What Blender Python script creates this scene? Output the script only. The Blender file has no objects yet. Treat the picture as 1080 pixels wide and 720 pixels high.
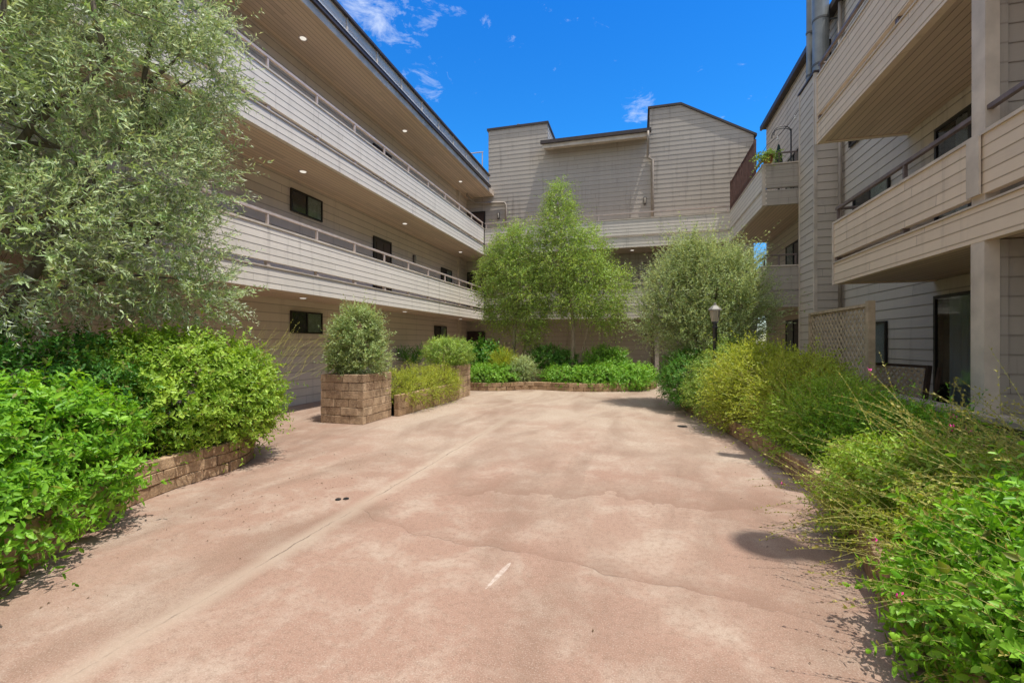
import bpy, math, random
import numpy as np
from mathutils import Vector
R = random.Random(11)
NR = np.random.default_rng(7)
scene = bpy.context.scene
COL = scene.collection
PI = math.pi
SUN = (0.29, -0.10, 1.0)

# ------------------------------------------------------------------ node helpers
class NT:
    def __init__(s, name):
        s.m = bpy.data.materials.new(name); s.m.use_nodes = True
        s.t = s.m.node_tree; s.t.nodes.clear()
        s.out = s.t.nodes.new('ShaderNodeOutputMaterial')
        s._pos = None
    def n(s, typ, **kw):
        nd = s.t.nodes.new(typ)
        for k, v in kw.items(): setattr(nd, k, v)
        return nd
    def link(s, a, b): s.t.links.new(a, b)
    def put(s, sock, v):
        if hasattr(v, 'is_output'): s.link(v, sock)
        else:
            if sock.type == 'RGBA' and len(v) == 3: v = (*v, 1)
            sock.default_value = v
    def pos(s):
        if s._pos is None:
            g = s.n('ShaderNodeNewGeometry'); sp = s.n('ShaderNodeSeparateXYZ')
            s.link(g.outputs['Position'], sp.inputs[0]); s._pos = (g.outputs['Position'], sp.outputs[0], sp.outputs[1], sp.outputs[2], g)
        return s._pos
    def math(s, op, a, b=0.0, c=0.0, clamp=False):
        nd = s.n('ShaderNodeMath', operation=op); nd.use_clamp = clamp
        s.put(nd.inputs[0], a); s.put(nd.inputs[1], b)
        if op in ('MULTIPLY_ADD', 'WRAP', 'COMPARE', 'SMOOTH_MIN'): s.put(nd.inputs[2], c)
        return nd.outputs[0]
    def noise(s, vec, scale, detail=4, rough=0.55, stretch=None, dist=0.0, col=False):
        if stretch:
            mp = s.n('ShaderNodeMapping'); mp.inputs['Scale'].default_value = stretch
            s.link(vec, mp.inputs[0]); vec = mp.outputs[0]
        nd = s.n('ShaderNodeTexNoise'); s.link(vec, nd.inputs['Vector'])
        nd.inputs['Scale'].default_value = scale; nd.inputs['Detail'].default_value = detail
        nd.inputs['Roughness'].default_value = rough; nd.inputs['Distortion'].default_value = dist
        return nd.outputs['Color' if col else 'Fac']
    def ramp(s, f, stops, interp='LINEAR'):
        nd = s.n('ShaderNodeValToRGB'); nd.color_ramp.interpolation = interp
        e = nd.color_ramp.elements
        while len(e) < len(stops): e.new(0.5)
        for el, (p, c) in zip(e, stops):
            el.position = p
            el.color = (c, c, c, 1) if isinstance(c, (int, float)) else (*c, 1)
        s.put(nd.inputs[0], f); return nd.outputs[0]
    def mix(s, f, a, b, typ='MIX'):
        nd = s.n('ShaderNodeMix', data_type='RGBA', blend_type=typ)
        s.put(nd.inputs[0], f); s.put(nd.inputs[6], a); s.put(nd.inputs[7], b)
        return nd.outputs[2]
    def white(s, w):
        nd = s.n('ShaderNodeTexWhiteNoise', noise_dimensions='1D'); s.put(nd.inputs['W'], w); return nd.outputs[0]
    def bump(s, h, strength=0.3, dist=0.01):
        nd = s.n('ShaderNodeBump'); nd.inputs['Strength'].default_value = strength; nd.inputs['Distance'].default_value = dist
        s.link(h, nd.inputs['Height']); return nd.outputs[0]
    def bsdf(s, color, rough=0.7, spec=0.3, normal=None, metal=0.0):
        nd = s.n('ShaderNodeBsdfPrincipled')
        s.put(nd.inputs['Base Color'], color); s.put(nd.inputs['Roughness'], rough)
        nd.inputs['Specular IOR Level'].default_value = spec; nd.inputs['Metallic'].default_value = metal
        if normal is not None: s.link(normal, nd.inputs['Normal'])
        return nd
    def finish(s, sh):
        s.link(sh, s.out.inputs[0]); return s.m

def plain(name, col, rough=0.6, spec=0.3, metal=0.0, var=0.15, scale=6.0):
    t = NT(name); p = t.pos()[0]
    n = t.noise(p, scale, 5); n2 = t.noise(p, scale*9, 3)
    c = t.mix(t.ramp(n, [(0.3, 0.0), (0.7, 1.0)]), tuple(x*(1-var) for x in col), tuple(min(1, x*(1+var)) for x in col))
    return t.finish(t.bsdf(c, rough, spec, t.bump(n2, 0.15, 0.004), metal).outputs[0])

def siding_mat(name, col, e, joints=True, stain=0.5, lap_dark=0.6):
    t = NT(name); P, x, y, z, g = t.pos()
    row = t.math('FLOOR', t.math('DIVIDE', t.math('ADD', z, 0.002), e))
    u = t.math('ADD', x, y)
    hr = t.white(row)
    uo = t.math('ADD', u, t.math('MULTIPLY', hr, 3.7))
    seg = t.math('FLOOR', t.math('DIVIDE', uo, 3.7))
    hv = t.white(t.math('ADD', t.math('MULTIPLY', row, 17.31), seg))
    grain = t.noise(P, 9, 6, 0.65, stretch=(1.2, 1.2, 14))
    big = t.noise(P, 0.55, 5, 0.6)
    streak = t.noise(P, 2.2, 5, 0.65, stretch=(2.2, 2.2, 0.16))
    v = t.math('ADD', t.math('ADD', t.math('MULTIPLY', hv, 0.10), 0.04), t.math('MULTIPLY', grain, 0.18))
    v = t.math('ADD', v, t.math('MULTIPLY', big, 0.20))
    v = t.math('ADD', v, t.math('MULTIPLY', streak, stain*0.32))
    c = t.ramp(v, [(0.12, tuple(k*0.66 for k in col)), (0.36, col), (0.62, tuple(min(1, k*1.20) for k in col))])
    st = t.ramp(streak, [(0.30, 1.0), (0.42, 0.0)])
    c = t.mix(t.math('MULTIPLY', st, 0.34*stain), c, (0.30*col[0], 0.28*col[1], 0.27*col[2]))
    if joints:
        fr = t.math('FRACT', t.math('DIVIDE', uo, 3.7))
        j = t.math('LESS_THAN', fr, 0.0022)
        c = t.mix(t.math('MULTIPLY', j, 0.45), c, (0.03, 0.025, 0.02))
    # darker line along each lap
    fz = t.math('FRACT', t.math('DIVIDE', t.math('ADD', z, 0.002), e))
    edge = t.ramp(fz, [(0.0, 1.0), (0.085, 0.0), (0.92, 0.0), (1.0, 0.8)])
    c = t.mix(t.math('MULTIPLY', edge, lap_dark), c, tuple(k*0.2 for k in col))
    return t.finish(t.bsdf(c, 0.75, 0.22, t.bump(grain, 0.25, 0.004)).outputs[0])

def soffit_mat(name, col, axis, w=0.105):
    t = NT(name); P, x, y, z, g = t.pos()
    a = x if axis == 'x' else y; b = y if axis == 'x' else x
    f = t.math('DIVIDE', a, w); row = t.math('FLOOR', f); fr = t.math('FRACT', f)
    hv = t.white(t.math('ADD', t.math('MULTIPLY', row, 7.7), t.math('FLOOR', t.math('DIVIDE', t.math('ADD', b, t.math('MULTIPLY', t.white(row), 4)), 4.2))))
    big = t.noise(P, 0.8, 5, 0.6); gr = t.noise(P, 8, 5, 0.6, stretch=((8, 0.7, 1) if axis == 'x' else (0.7, 8, 1)))
    v = t.math('ADD', t.math('MULTIPLY', hv, 0.3), t.math('ADD', t.math('MULTIPLY', big, 0.35), t.math('MULTIPLY', gr, 0.25)))
    c = t.ramp(v, [(0.15, tuple(k*0.78 for k in col)), (0.7, tuple(k*1.15 for k in col))])
    gv = t.ramp(fr, [(0.0, 0.0), (0.05, 0.0), (0.08, 1.0), (0.95, 1.0), (1.0, 0.0)])
    c = t.mix(gv, tuple(k*0.38 for k in col), c)
    return t.finish(t.bsdf(c, 0.7, 0.25, t.bump(gv, 0.5, 0.006)).outputs[0])

def leaf_mat(name, dark, light, back=None, trans=0.3, tcol=None, rough=0.42, spec=0.35):
    t = NT(name)
    a = t.n('ShaderNodeAttribute', attribute_name='tint'); sp = t.n('ShaderNodeSeparateColor'); t.link(a.outputs['Color'], sp.inputs[0])
    f = t.math('ADD', t.math('MULTIPLY', sp.outputs[0], 0.55), t.math('MULTIPLY', sp.outputs[1], 0.45))
    c = t.mix(f, dark, light)
    dry = t.math('GREATER_THAN', sp.outputs[2], 0.95)
    c = t.mix(t.math('MULTIPLY', dry, 0.7), c, (0.26, 0.20, 0.06))
    if back:
        g = t.n('ShaderNodeNewGeometry')
        c = t.mix(t.math('MULTIPLY', g.outputs['Backfacing'], 0.8), c, back)
    P = t.pos()[0]
    b = t.bump(t.noise(P, 60, 2), 0.2, 0.003)
    pr = t.bsdf(c, rough, spec, b)
    tr = t.n('ShaderNodeBsdfTranslucent')
    tc = t.mix(1.0, c, tcol or (1.25, 1.15, 0.45), 'MULTIPLY'); t.link(tc, tr.inputs[0])
    ms = t.n('ShaderNodeMixShader'); ms.inputs[0].default_value = trans
    t.link(pr.outputs[0], ms.inputs[1]); t.link(tr.outputs[0], ms.inputs[2])
    return t.finish(ms.outputs[0])

def bark_mat(name, col, col2):
    t = NT(name); P = t.pos()[0]
    n = t.noise(P, 9, 7, 0.65, stretch=(2, 2, 0.4)); n2 = t.noise(P, 40, 4, 0.6, stretch=(1, 1, 0.3))
    c = t.mix(t.ramp(n, [(0.35, 0.0), (0.65, 1.0)]), col, col2)
    return t.finish(t.bsdf(c, 0.85, 0.15, t.bump(n2, 0.7, 0.01)).outputs[0])

def block_mat(name, c1, c2, c3):
    t = NT(name); P = t.pos()[0]
    a = t.n('ShaderNodeAttribute', attribute_name='tint'); sp = t.n('ShaderNodeSeparateColor'); t.link(a.outputs['Color'], sp.inputs[0])
    c = t.ramp(sp.outputs[0], [(0.0, c1), (0.5, c2), (1.0, c3)])
    n = t.noise(P, 5, 6, 0.65); n2 = t.noise(P, 38, 6, 0.7)
    c = t.mix(t.ramp(n, [(0.35, 0.0), (0.62, 0.75)]), c, tuple(k*0.6 for k in c1))
    c = t.mix(t.ramp(n2, [(0.45, 0.0), (0.75, 0.5)]), c, tuple(min(1, k*1.35) for k in c3))
    return t.finish(t.bsdf(c, 0.9, 0.15, t.bump(n2, 0.9, 0.012)).outputs[0])

def glass_mat(name, tint=(0.75, 0.8, 0.8), tr=0.93):
    t = NT(name); P = t.pos()[0]
    lw = t.n('ShaderNodeLayerWeight'); lw.inputs[0].default_value = 0.5
    gl = t.n('ShaderNodeBsdfGlossy'); gl.inputs['Roughness'].default_value = 0.03
    t.link(t.bump(t.noise(P, 1.2, 2), 0.03, 0.02), gl.inputs['Normal'])
    tp = t.n('ShaderNodeBsdfTransparent'); tp.inputs[0].default_value = (*[k*tr for k in tint], 1)
    ms = t.n('ShaderNodeMixShader')
    t.link(t.math('ADD', t.math('MULTIPLY', t.math('POWER', lw.outputs['Facing'], 4.0), 0.75), 0.06), ms.inputs[0]); t.link(tp.outputs[0], ms.inputs[1]); t.link(gl.outputs[0], ms.inputs[2])
    return t.finish(ms.outputs[0])

# ------------------------------------------------------------------ colours
TAUPE = (0.40, 0.36, 0.305)
M = {}
M['siding'] = siding_mat('painted_lap_siding', TAUPE, 0.19, stain=0.95, lap_dark=0.38)
M['gallery_siding'] = siding_mat('shade_lifted_lap_siding', (0.62, 0.55, 0.465), 0.19, stain=0.5)  # siding colour brightened to lift the shaded gallery walls
M['right_siding'] = siding_mat('light_lifted_lap_siding', (0.56, 0.50, 0.42), 0.19, stain=0.5)  # siding colour lightened to make up for weak light on this wing
M['parapet'] = siding_mat('painted_parapet_boards', (0.68, 0.625, 0.54), 0.125, stain=0.8)
M['parapet_warm'] = siding_mat('bounce_warmed_parapet_boards', (0.72, 0.60, 0.455), 0.125, stain=0.5)  # parapet colour brightened and warmed to stand in for bounced light
M['trim'] = plain('painted_trim', (0.58, 0.51, 0.42), 0.65, 0.25, var=0.2, scale=3)
M['soffit_x'] = soffit_mat('soffit_planks_lengthwise', (0.60, 0.485, 0.37), 'x')
M['soffit_y'] = soffit_mat('soffit_planks_crosswise', (0.55, 0.45, 0.35), 'y')
M['pipe'] = plain('painted_pipe', (0.30, 0.255, 0.205), 0.55, 0.3, var=0.2, scale=3)
M['rail'] = plain('painted_rail', (0.50, 0.42, 0.37), 0.45, 0.4, var=0.12, scale=8)
M['rail_dark'] = plain('weathered_brown_rail', (0.16, 0.125, 0.11), 0.5, 0.4, var=0.25, scale=8)
M['gutter'] = plain('dark_brown_gutter', (0.055, 0.042, 0.038), 0.5, 0.35, var=0.25, scale=3)
M['pale'] = plain('pale_roof_panel', (0.60, 0.55, 0.48), 0.5, 0.3, var=0.15, scale=2)
M['roof'] = plain('bitumen_roof', (0.09, 0.08, 0.075), 0.9, 0.1, var=0.25)
M['frame'] = plain('black_window_frame', (0.018, 0.016, 0.015), 0.4, 0.4)
M['pane'] = plain('dark_window_interior', (0.022, 0.024, 0.024), 0.08, 0.6)
M['blind'] = plain('pale_window_blind', (0.62, 0.62, 0.52), 0.35, 0.5, var=0.25, scale=9)
M['glass'] = glass_mat('door_glass')
M['curtain'] = plain('grey_curtain', (0.42, 0.41, 0.39), 0.9, 0.1, var=0.1)
M['white_curtain'] = plain('white_curtain', (0.72, 0.74, 0.74), 0.8, 0.1, var=0.06)
M['door'] = plain('dark_brown_door', (0.05, 0.03, 0.025), 0.4, 0.4, var=0.3, scale=2)
M['lamp_body'] = plain('bronze_lamp_body', (0.07, 0.06, 0.055), 0.45, 0.4)
M['lamp_glass'] = plain('milky_lamp_glass', (0.34, 0.31, 0.25), 0.25, 0.5, var=0.15)
M['light_disc'] = plain('white_downlight', (0.85, 0.82, 0.76), 0.4, 0.4, var=0.03)
t_ = NT('lit_downlight'); e_ = t_.n('ShaderNodeEmission'); e_.inputs[0].default_value = (1, .93, .80, 1); e_.inputs[1].default_value = .9; M['light_disc'] = t_.finish(e_.outputs[0])
M['flue'] = plain('galvanised_flue', (0.22, 0.24, 0.24), 0.45, 0.5, 0.25, var=0.22, scale=2.5)
M['strap'] = plain('flue_strap', (0.12, 0.125, 0.125), 0.5, 0.4, 0.3)
M['pole'] = plain('black_lamp_pole', (0.025, 0.027, 0.027), 0.45, 0.4)
M['lattice'] = plain('weathered_lattice', (0.50, 0.39, 0.26), 0.8, 0.2, var=0.25, scale=7)
M['dark_wood'] = plain('dark_brown_wood', (0.075, 0.05, 0.035), 0.7, 0.2, var=0.3, scale=7)
M['capstone'] = plain('concrete_cap', (0.40, 0.33, 0.26), 0.85, 0.15, var=0.3, scale=4)
M['render'] = plain('stained_masonry', (0.17, 0.135, 0.105), 0.9, 0.1, var=0.35, scale=3)
M['soil'] = plain('garden_soil', (0.055, 0.038, 0.026), 0.95, 0.05, var=0.4, scale=12)
M['block'] = block_mat('split_face_block', (0.33, 0.22, 0.135), (0.52, 0.37, 0.235), (0.63, 0.47, 0.31))
M['block_red'] = block_mat('reddish_edging_block', (0.28, 0.175, 0.10), (0.46, 0.31, 0.185), (0.56, 0.40, 0.25))
M['mortar'] = plain('dark_mortar', (0.12, 0.09, 0.065), 0.95, 0.05)
M['iron'] = plain('cast_iron', (0.03, 0.028, 0.027), 0.6, 0.4)
M['litter'] = plain('dry_leaf', (0.12, 0.075, 0.04), 0.9, 0.1, var=0.4, scale=30)
M['terracotta'] = plain('terracotta', (0.36, 0.14, 0.07), 0.8, 0.2)
M['bulb'] = plain('clear_bulb', (0.8, 0.78, 0.7), 0.1, 0.6, var=0.02)
M['wire'] = plain('black_wire', (0.02, 0.02, 0.02), 0.6, 0.3)
M['mesh_rail'] = plain('rusty_rail', (0.14, 0.075, 0.06), 0.6, 0.3, var=0.3)
M['bark'] = bark_mat('grey_brown_bark', (0.10, 0.085, 0.06), (0.20, 0.17, 0.13))
M['pale_bark'] = bark_mat('pale_tan_bark', (0.22, 0.17, 0.12), (0.42, 0.35, 0.26))
M['stem'] = bark_mat('green_brown_stem', (0.12, 0.12, 0.045), (0.22, 0.18, 0.08))
M['dry_stem'] = bark_mat('straw_stem', (0.32, 0.36, 0.10), (0.52, 0.46, 0.17))
M['olive_leaf'] = leaf_mat('olive_leaf', (0.16, 0.30, 0.08), (0.66, 0.78, 0.42), back=(0.68, 0.74, 0.58), trans=0.32, tcol=(1.15, 1.15, .6))
M['silver_leaf'] = leaf_mat('silver_leaf', (0.15, 0.27, 0.07), (0.52, 0.64, 0.28), back=(0.52, 0.60, 0.36), trans=0.3)
M['lush_leaf'] = leaf_mat('lush_leaf', (0.085, 0.27, 0.016), (0.36, 0.66, 0.06), trans=0.38)
M['lime_leaf'] = leaf_mat('lime_leaf', (0.15, 0.31, 0.022), (0.52, 0.72, 0.11), trans=0.38)
M['dark_leaf'] = leaf_mat('deep_green_leaf', (0.045, 0.19, 0.025), (0.20, 0.44, 0.07), trans=0.34)
M['birch_leaf'] = leaf_mat('birch_leaf', (0.14, 0.29, 0.045), (0.56, 0.74, 0.20), trans=0.42)
M['tip_leaf'] = leaf_mat('grey_green_leaf', (0.16, 0.27, 0.09), (0.54, 0.66, 0.33), back=(0.58, 0.66, 0.44), trans=0.33)
M['yellow_leaf'] = leaf_mat('yellow_green_leaf', (0.22, 0.33, 0.025), (0.66, 0.72, 0.13), trans=0.42)
M['cover_leaf'] = leaf_mat('bright_ground_cover_leaf', (0.09, 0.29, 0.025), (0.36, 0.64, 0.09), trans=0.36)
M['seed'] = leaf_mat('seed_head', (0.25, 0.27, 0.05), (0.55, 0.50, 0.14), trans=0.3)
M['pink'] = plain('magenta_petal', (0.62, 0.03, 0.26), 0.5, 0.3)

# ------------------------------------------------------------------ mesh builder
def tag(o, label=None, cat=None, group=None, kind=None):
    if label: o['label'] = label
    if cat: o['category'] = cat
    if group: o['group'] = group
    if kind: o['kind'] = kind
    return o
def thing(name, label, cat, loc=(0, 0, 0), group=None):
    o = bpy.data.objects.new(name, None); COL.objects.link(o); o.location = loc
    o.empty_display_size = 0.2
    return tag(o, label, cat, group)
def wloc(o):
    v = Vector((0, 0, 0))
    while o is not None: v = v + o.location; o = o.parent
    return v

class MB:
    def __init__(s): s.v = []; s.f = []; s.t = []; s.cur = 0.5
    def addf(s, f): s.f.append(f); s.t.append(s.cur)
    def quad(s, a, b, c, d):
        i = len(s.v); s.v += [a, b, c, d]; s.addf((i, i+1, i+2, i+3)); return s
    def poly(s, pts):
        i = len(s.v); s.v += list(pts); s.addf(tuple(range(i, i+len(pts)))); return s
    def hexa(s, p):   # 8 points: bottom ring 0-3, top ring 4-7
        i = len(s.v); s.v += p
        for f in ((3, 2, 1, 0), (4, 5, 6, 7), (0, 1, 5, 4), (1, 2, 6, 5), (2, 3, 7, 6), (3, 0, 4, 7)): s.addf(tuple(i+k for k in f))
        return s
    def box(s, x0, x1, y0, y1, z0, z1):
        return s.hexa([(x0, y0, z0), (x1, y0, z0), (x1, y1, z0), (x0, y1, z0), (x0, y0, z1), (x1, y0, z1), (x1, y1, z1), (x0, y1, z1)])
    def obox(s, c, tx, ty, lx, ly, z0, z1, j=0.0):   # oriented box in plan
        r = lambda: R.uniform(-j, j)
        p = []
        for z in (z0, z1):
            for a, b in ((-1, -1), (1, -1), (1, 1), (-1, 1)):
                p.append((c[0]+tx[0]*a*lx/2+ty[0]*b*ly/2+r(), c[1]+tx[1]*a*lx/2+ty[1]*b*ly/2+r(), z+r()))
        return s.hexa(p)
    def bar(s, a, b, w, h=None):   # square bar between two points
        h = h or w
        a = Vector(a); b = Vector(b); d = (b-a).normalized()
        up = Vector((0, 0, 1)) if abs(d.z) < 0.9 else Vector((0, 1, 0))
        sx = d.cross(up).normalized()*w/2; sz = sx.cross(d).normalized()*h/2
        return s.hexa([tuple(a-sx-sz), tuple(a+sx-sz), tuple(b+sx-sz), tuple(b-sx-sz), tuple(a-sx+sz), tuple(a+sx+sz), tuple(b+sx+sz), tuple(b-sx+sz)])
    def tube(s, pts, rad, n=8, caps=True):
        pts = [Vector(p) for p in pts]
        if not hasattr(rad, '__len__'): rad = [rad]*len(pts)
        i0 = len(s.v); prev = None
        for k, p in enumerate(pts):
            d = (pts[min(k+1, len(pts)-1)]-pts[max(k-1, 0)]).normalized()
            if prev is None:
                u = d.cross(Vector((0.13, 0.97, 0.21))).normalized()
            else:
                u = (prev - d*prev.dot(d)).normalized()
            prev = u; w = d.cross(u)
            for a in range(n):
                an = 2*PI*a/n; s.v.append(tuple(p+(u*math.cos(an)+w*math.sin(an))*rad[k]))
        for k in range(len(pts)-1):
            for a in range(n):
                b = (a+1) % n; s.addf((i0+k*n+a, i0+k*n+b, i0+(k+1)*n+b, i0+(k+1)*n+a))
        if caps:
            s.addf(tuple(i0+a for a in reversed(range(n)))); s.addf(tuple(i0+(len(pts)-1)*n+a for a in range(n)))
        return s
    def lathe(s, c, prof, n=16):
        i0 = len(s.v)
        for r, z in prof:
            for a in range(n): s.v.append((c[0]+r*math.cos(2*PI*a/n), c[1]+r*math.sin(2*PI*a/n), c[2]+z))
        for k in range(len(prof)-1):
            for a in range(n):
                b = (a+1) % n; s.addf((i0+k*n+a, i0+k*n+b, i0+(k+1)*n+b, i0+(k+1)*n+a))
        s.addf(tuple(i0+a for a in reversed(range(n)))); s.addf(tuple(i0+(len(prof)-1)*n+a for a in range(n)))
        return s
    def ball(s, c, r, n=8, m=5, sq=1.0):
        return s.lathe(c, [(max(0.001, r*math.sin(PI*k/m)), -r*sq*math.cos(PI*k/m)) for k in range(m+1)], n)
    def build(s, name, mat, parent=None, smooth=False, bevel=0.0, tint=False, label=None):
        off = wloc(parent) if parent is not None else Vector((0, 0, 0))
        me = bpy.data.meshes.new(name)
        me.from_pydata([(a-off.x, b-off.y, c-off.z) for a, b, c in s.v], [], s.f)
        me.materials.append(mat)
        if tint:
            at = me.color_attributes.new('tint', 'FLOAT_COLOR', 'CORNER'); arr = []
            for p, tv in zip(me.polygons, s.t): arr += [tv, tv, tv, 1.0]*p.loop_total
            at.data.foreach_set('color', arr)
        if smooth:
            me.polygons.foreach_set('use_smooth', [True]*len(me.polygons))
        me.update()
        o = bpy.data.objects.new(name, me); COL.objects.link(o); o.parent = parent
        if bevel:
            b = o.modifiers.new('bevel', 'BEVEL'); b.width = bevel; b.segments = 1; b.limit_method = 'ANGLE'
        if label: o['label'] = label
        return o

# lap siding: real overlapping boards. axis 'x' = plane of constant x (runs along y); 'y' = plane of constant y (runs along x)
def lap(mb, axis, c, sgn, a0, a1, z0, z1, e=0.19, lip=0.008, top=None):
    """top(a) -> roof height (for sloped tops, monotone); boards are laid on the world grid of height e"""
    k = math.floor(z0/e+1e-6)
    def P(a, off, z): return (c+sgn*off, a, z) if axis == 'x' else (a, c+sgn*off, z)
    while k*e < z1-1e-6:
        lo = max(z0, k*e); hi = min(z1, (k+1)*e)
        l0, l1, h0, h1 = a0, a1, a0, a1
        if top is not None:
            l0, l1 = top(lo); h0, h1 = top(hi)
        ob = lip*(1-(lo-k*e)/e)+0.002; ot = lip*(1-(hi-k*e)/e)+0.002
        mb.quad(P(l0, ob, lo), P(l1, ob, lo), P(h1, ot, hi), P(h0, ot, hi))
        mb.quad(P(l0, 0.0, lo), P(l1, 0.0, lo), P(l1, ob, lo), P(l0, ob, lo))
        k += 1

# ------------------------------------------------------------------ foliage engine (numpy)
def unit(a): return a/np.maximum(np.linalg.norm(a, axis=1, keepdims=True), 1e-9)
def rdir(n): return unit(NR.normal(size=(n, 3)))
def clump(P, wl, seed):
    r = np.random.default_rng(seed); s = np.zeros(len(P))
    for k in range(7):
        d = r.normal(size=3); d /= np.linalg.norm(d)
        s += np.sin(P @ d*(2*PI/(wl*r.uniform(0.6, 1.6)))+r.uniform(0, 6.28))
    return s/3.2

class Fol:
    """collects leaves and twigs for one plant"""
    def __init__(s): s.lv = []; s.lf = []; s.lt = []; s.nv = 0; s.sv = []; s.sf = []; s.ns = 0
    def leaves(s, B, D, N, L, W, tint, rich=False, bend=0.12):
        n = len(B); S = np.cross(D, N); L = L[:, None]; W = W[:, None]
        if rich:
            pts = [B, B+D*L*.30+S*W*.46+N*W*.16, B+D*L*.68+S*W*.40+N*(W*.14-L*bend*.35), B+D*L-N*L*bend,
                   B+D*L*.68-S*W*.40+N*(W*.14-L*bend*.35), B+D*L*.30-S*W*.46+N*W*.16]
            V = np.stack(pts, 1).reshape(-1, 3); k = 6
            F = np.array([[0, 1, 2, 3], [0, 3, 4, 5]])
        else:
            pts = [B, B+D*L*.45+S*W*.5+N*W*.12, B+D*L-N*L*bend, B+D*L*.45-S*W*.5+N*W*.12]
            V = np.stack(pts, 1).reshape(-1, 3); k = 4
            F = np.array([[0, 1, 2], [0, 2, 3]])
        idx = (np.arange(n)*k)[:, None, None]+F[None]+s.nv
        s.lv.append(V); s.lf.append(idx.reshape(-1, F.shape[1])); s.lt.append(np.repeat(tint, 2, axis=0)); s.nv += len(V)
    def twigs(s, P, D, L, nleaf, ll, lw, ang=0.9, droop=0.0, opp=True, stem_r=0.002, rich=False, bare=0.15, taper=0.35, jit=0.25, tint=None, segs=2, stems=True, bend=0.12):
        n = len(P)
        if n == 0: return
        side = unit(np.cross(D, rdir(n))); oth = np.cross(D, side)
        down = np.array([0, 0, -1.0]); Lc = L[:, None]
        tw = NR.random(n) if tint is None else tint
        phi = NR.random(n)*6.28
        for j in range(nleaf):
            tt = bare+(1-bare)*(j+NR.random(n)*0.6)/max(nleaf-0.4, 1)
            t = tt[:, None]
            pos = P+D*Lc*t+down*droop*Lc*t*t
            T = unit(D+down*2*droop*t)
            for sg in ((0, PI) if opp else (0,)):
                ph = (phi+j*(PI/2 if opp else 2.4)+sg+NR.normal(size=n)*0.25)[:, None]
                S = side*np.cos(ph)+oth*np.sin(ph)
                a = (ang+NR.normal(size=n)*jit)[:, None]
                d = unit(T*np.cos(a)+S*np.sin(a)+NR.normal(size=(n, 3))*0.1)
                nn = T*np.sin(a)-S*np.cos(a); nn = nn+NR.normal(size=(n, 3))*0.25
                nn = unit(nn-d*np.sum(nn*d, 1, keepdims=True))
                sc = (0.48+0.85*NR.random(n))*(1-taper*tt)
                ti = np.stack([NR.random(n), tw, NR.random(n)], 1)
                s.leaves(pos, d, nn, ll*sc, lw*sc*(0.85+0.3*NR.random(n)), ti, rich, bend)
        if stems:
            pts = []
            for k in range(segs+1):
                t = k/segs; pts.append(P+D*Lc*t+down*droop*Lc*t*t)
            s.rods(pts, side, oth, stem_r)
    def rods(s, pts, side, oth, r):
        n = len(pts[0]); K = len(pts)
        ring = []
        for k, p in enumerate(pts):
            rr = r*(1-0.7*k/(K-1))
            for a in range(3):
                an = 2*PI*a/3; ring.append(p+(side*math.cos(an)+oth*math.sin(an))*rr)
        V = np.stack(ring, 1).reshape(-1, 3)
        F = []
        for k in range(K-1):
            for a in range(3):
                b = (a+1) % 3; F.append([k*3+a, k*3+b, (k+1)*3+b, (k+1)*3+a])
        F = np.array(F); idx = (np.arange(n)*3*K)[:, None, None]+F[None]+s.ns
        s.sv.append(V); s.sf.append(idx.reshape(-1, 4)); s.ns += len(V)
    def _mesh(s, name, V, Fs, mat, parent, tint=None):
        off = np.array(wloc(parent)) if parent is not None else np.zeros(3)
        me = bpy.data.meshes.new(name)
        V = V-off; nl = sum(f.size for f in Fs); nf = sum(len(f) for f in Fs)
        me.vertices.add(len(V)); me.vertices.foreach_set('co', V.astype(np.float32).ravel())
        me.loops.add(nl); me.loops.foreach_set('vertex_index', np.concatenate([f.ravel() for f in Fs]).astype(np.int32))
        me.polygons.add(nf)
        sizes = np.concatenate([np.full(len(f), f.shape[1]) for f in Fs])
        st = np.concatenate([[0], np.cumsum(sizes)[:-1]])
        me.polygons.foreach_set('loop_start', st.astype(np.int32))
        me.update(calc_edges=True); me.validate()
        if tint is not None:
            at = me.color_attributes.new('tint', 'FLOAT_COLOR', 'CORNER')
            c = np.concatenate([tint, np.ones((len(tint), 1))], 1)
            at.data.foreach_set('color', np.repeat(c, sizes, axis=0).astype(np.float32).ravel())
        me.materials.append(mat)
        o = bpy.data.objects.new(name, me); COL.objects.link(o); o.parent = parent
        return o
    def build(s, parent, leafmat, stemmat, lname='foliage', sname='stem', extra=None):
        o = s._mesh(lname, np.concatenate(s.lv), s.lf, leafmat, parent, np.concatenate(s.lt))
        if extra is not None and extra.f:
            b = len(s.sv) and s.ns or 0
            i3 = np.array(extra.v); s.sv.append(i3)
            qs = np.array([f for f in extra.f if len(f) == 4])
            if len(qs): s.sf.append(qs+b)
            s.ns += len(i3)
        if s.sv: s._mesh(sname, np.concatenate(s.sv), s.sf, stemmat, parent)
        return o

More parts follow.
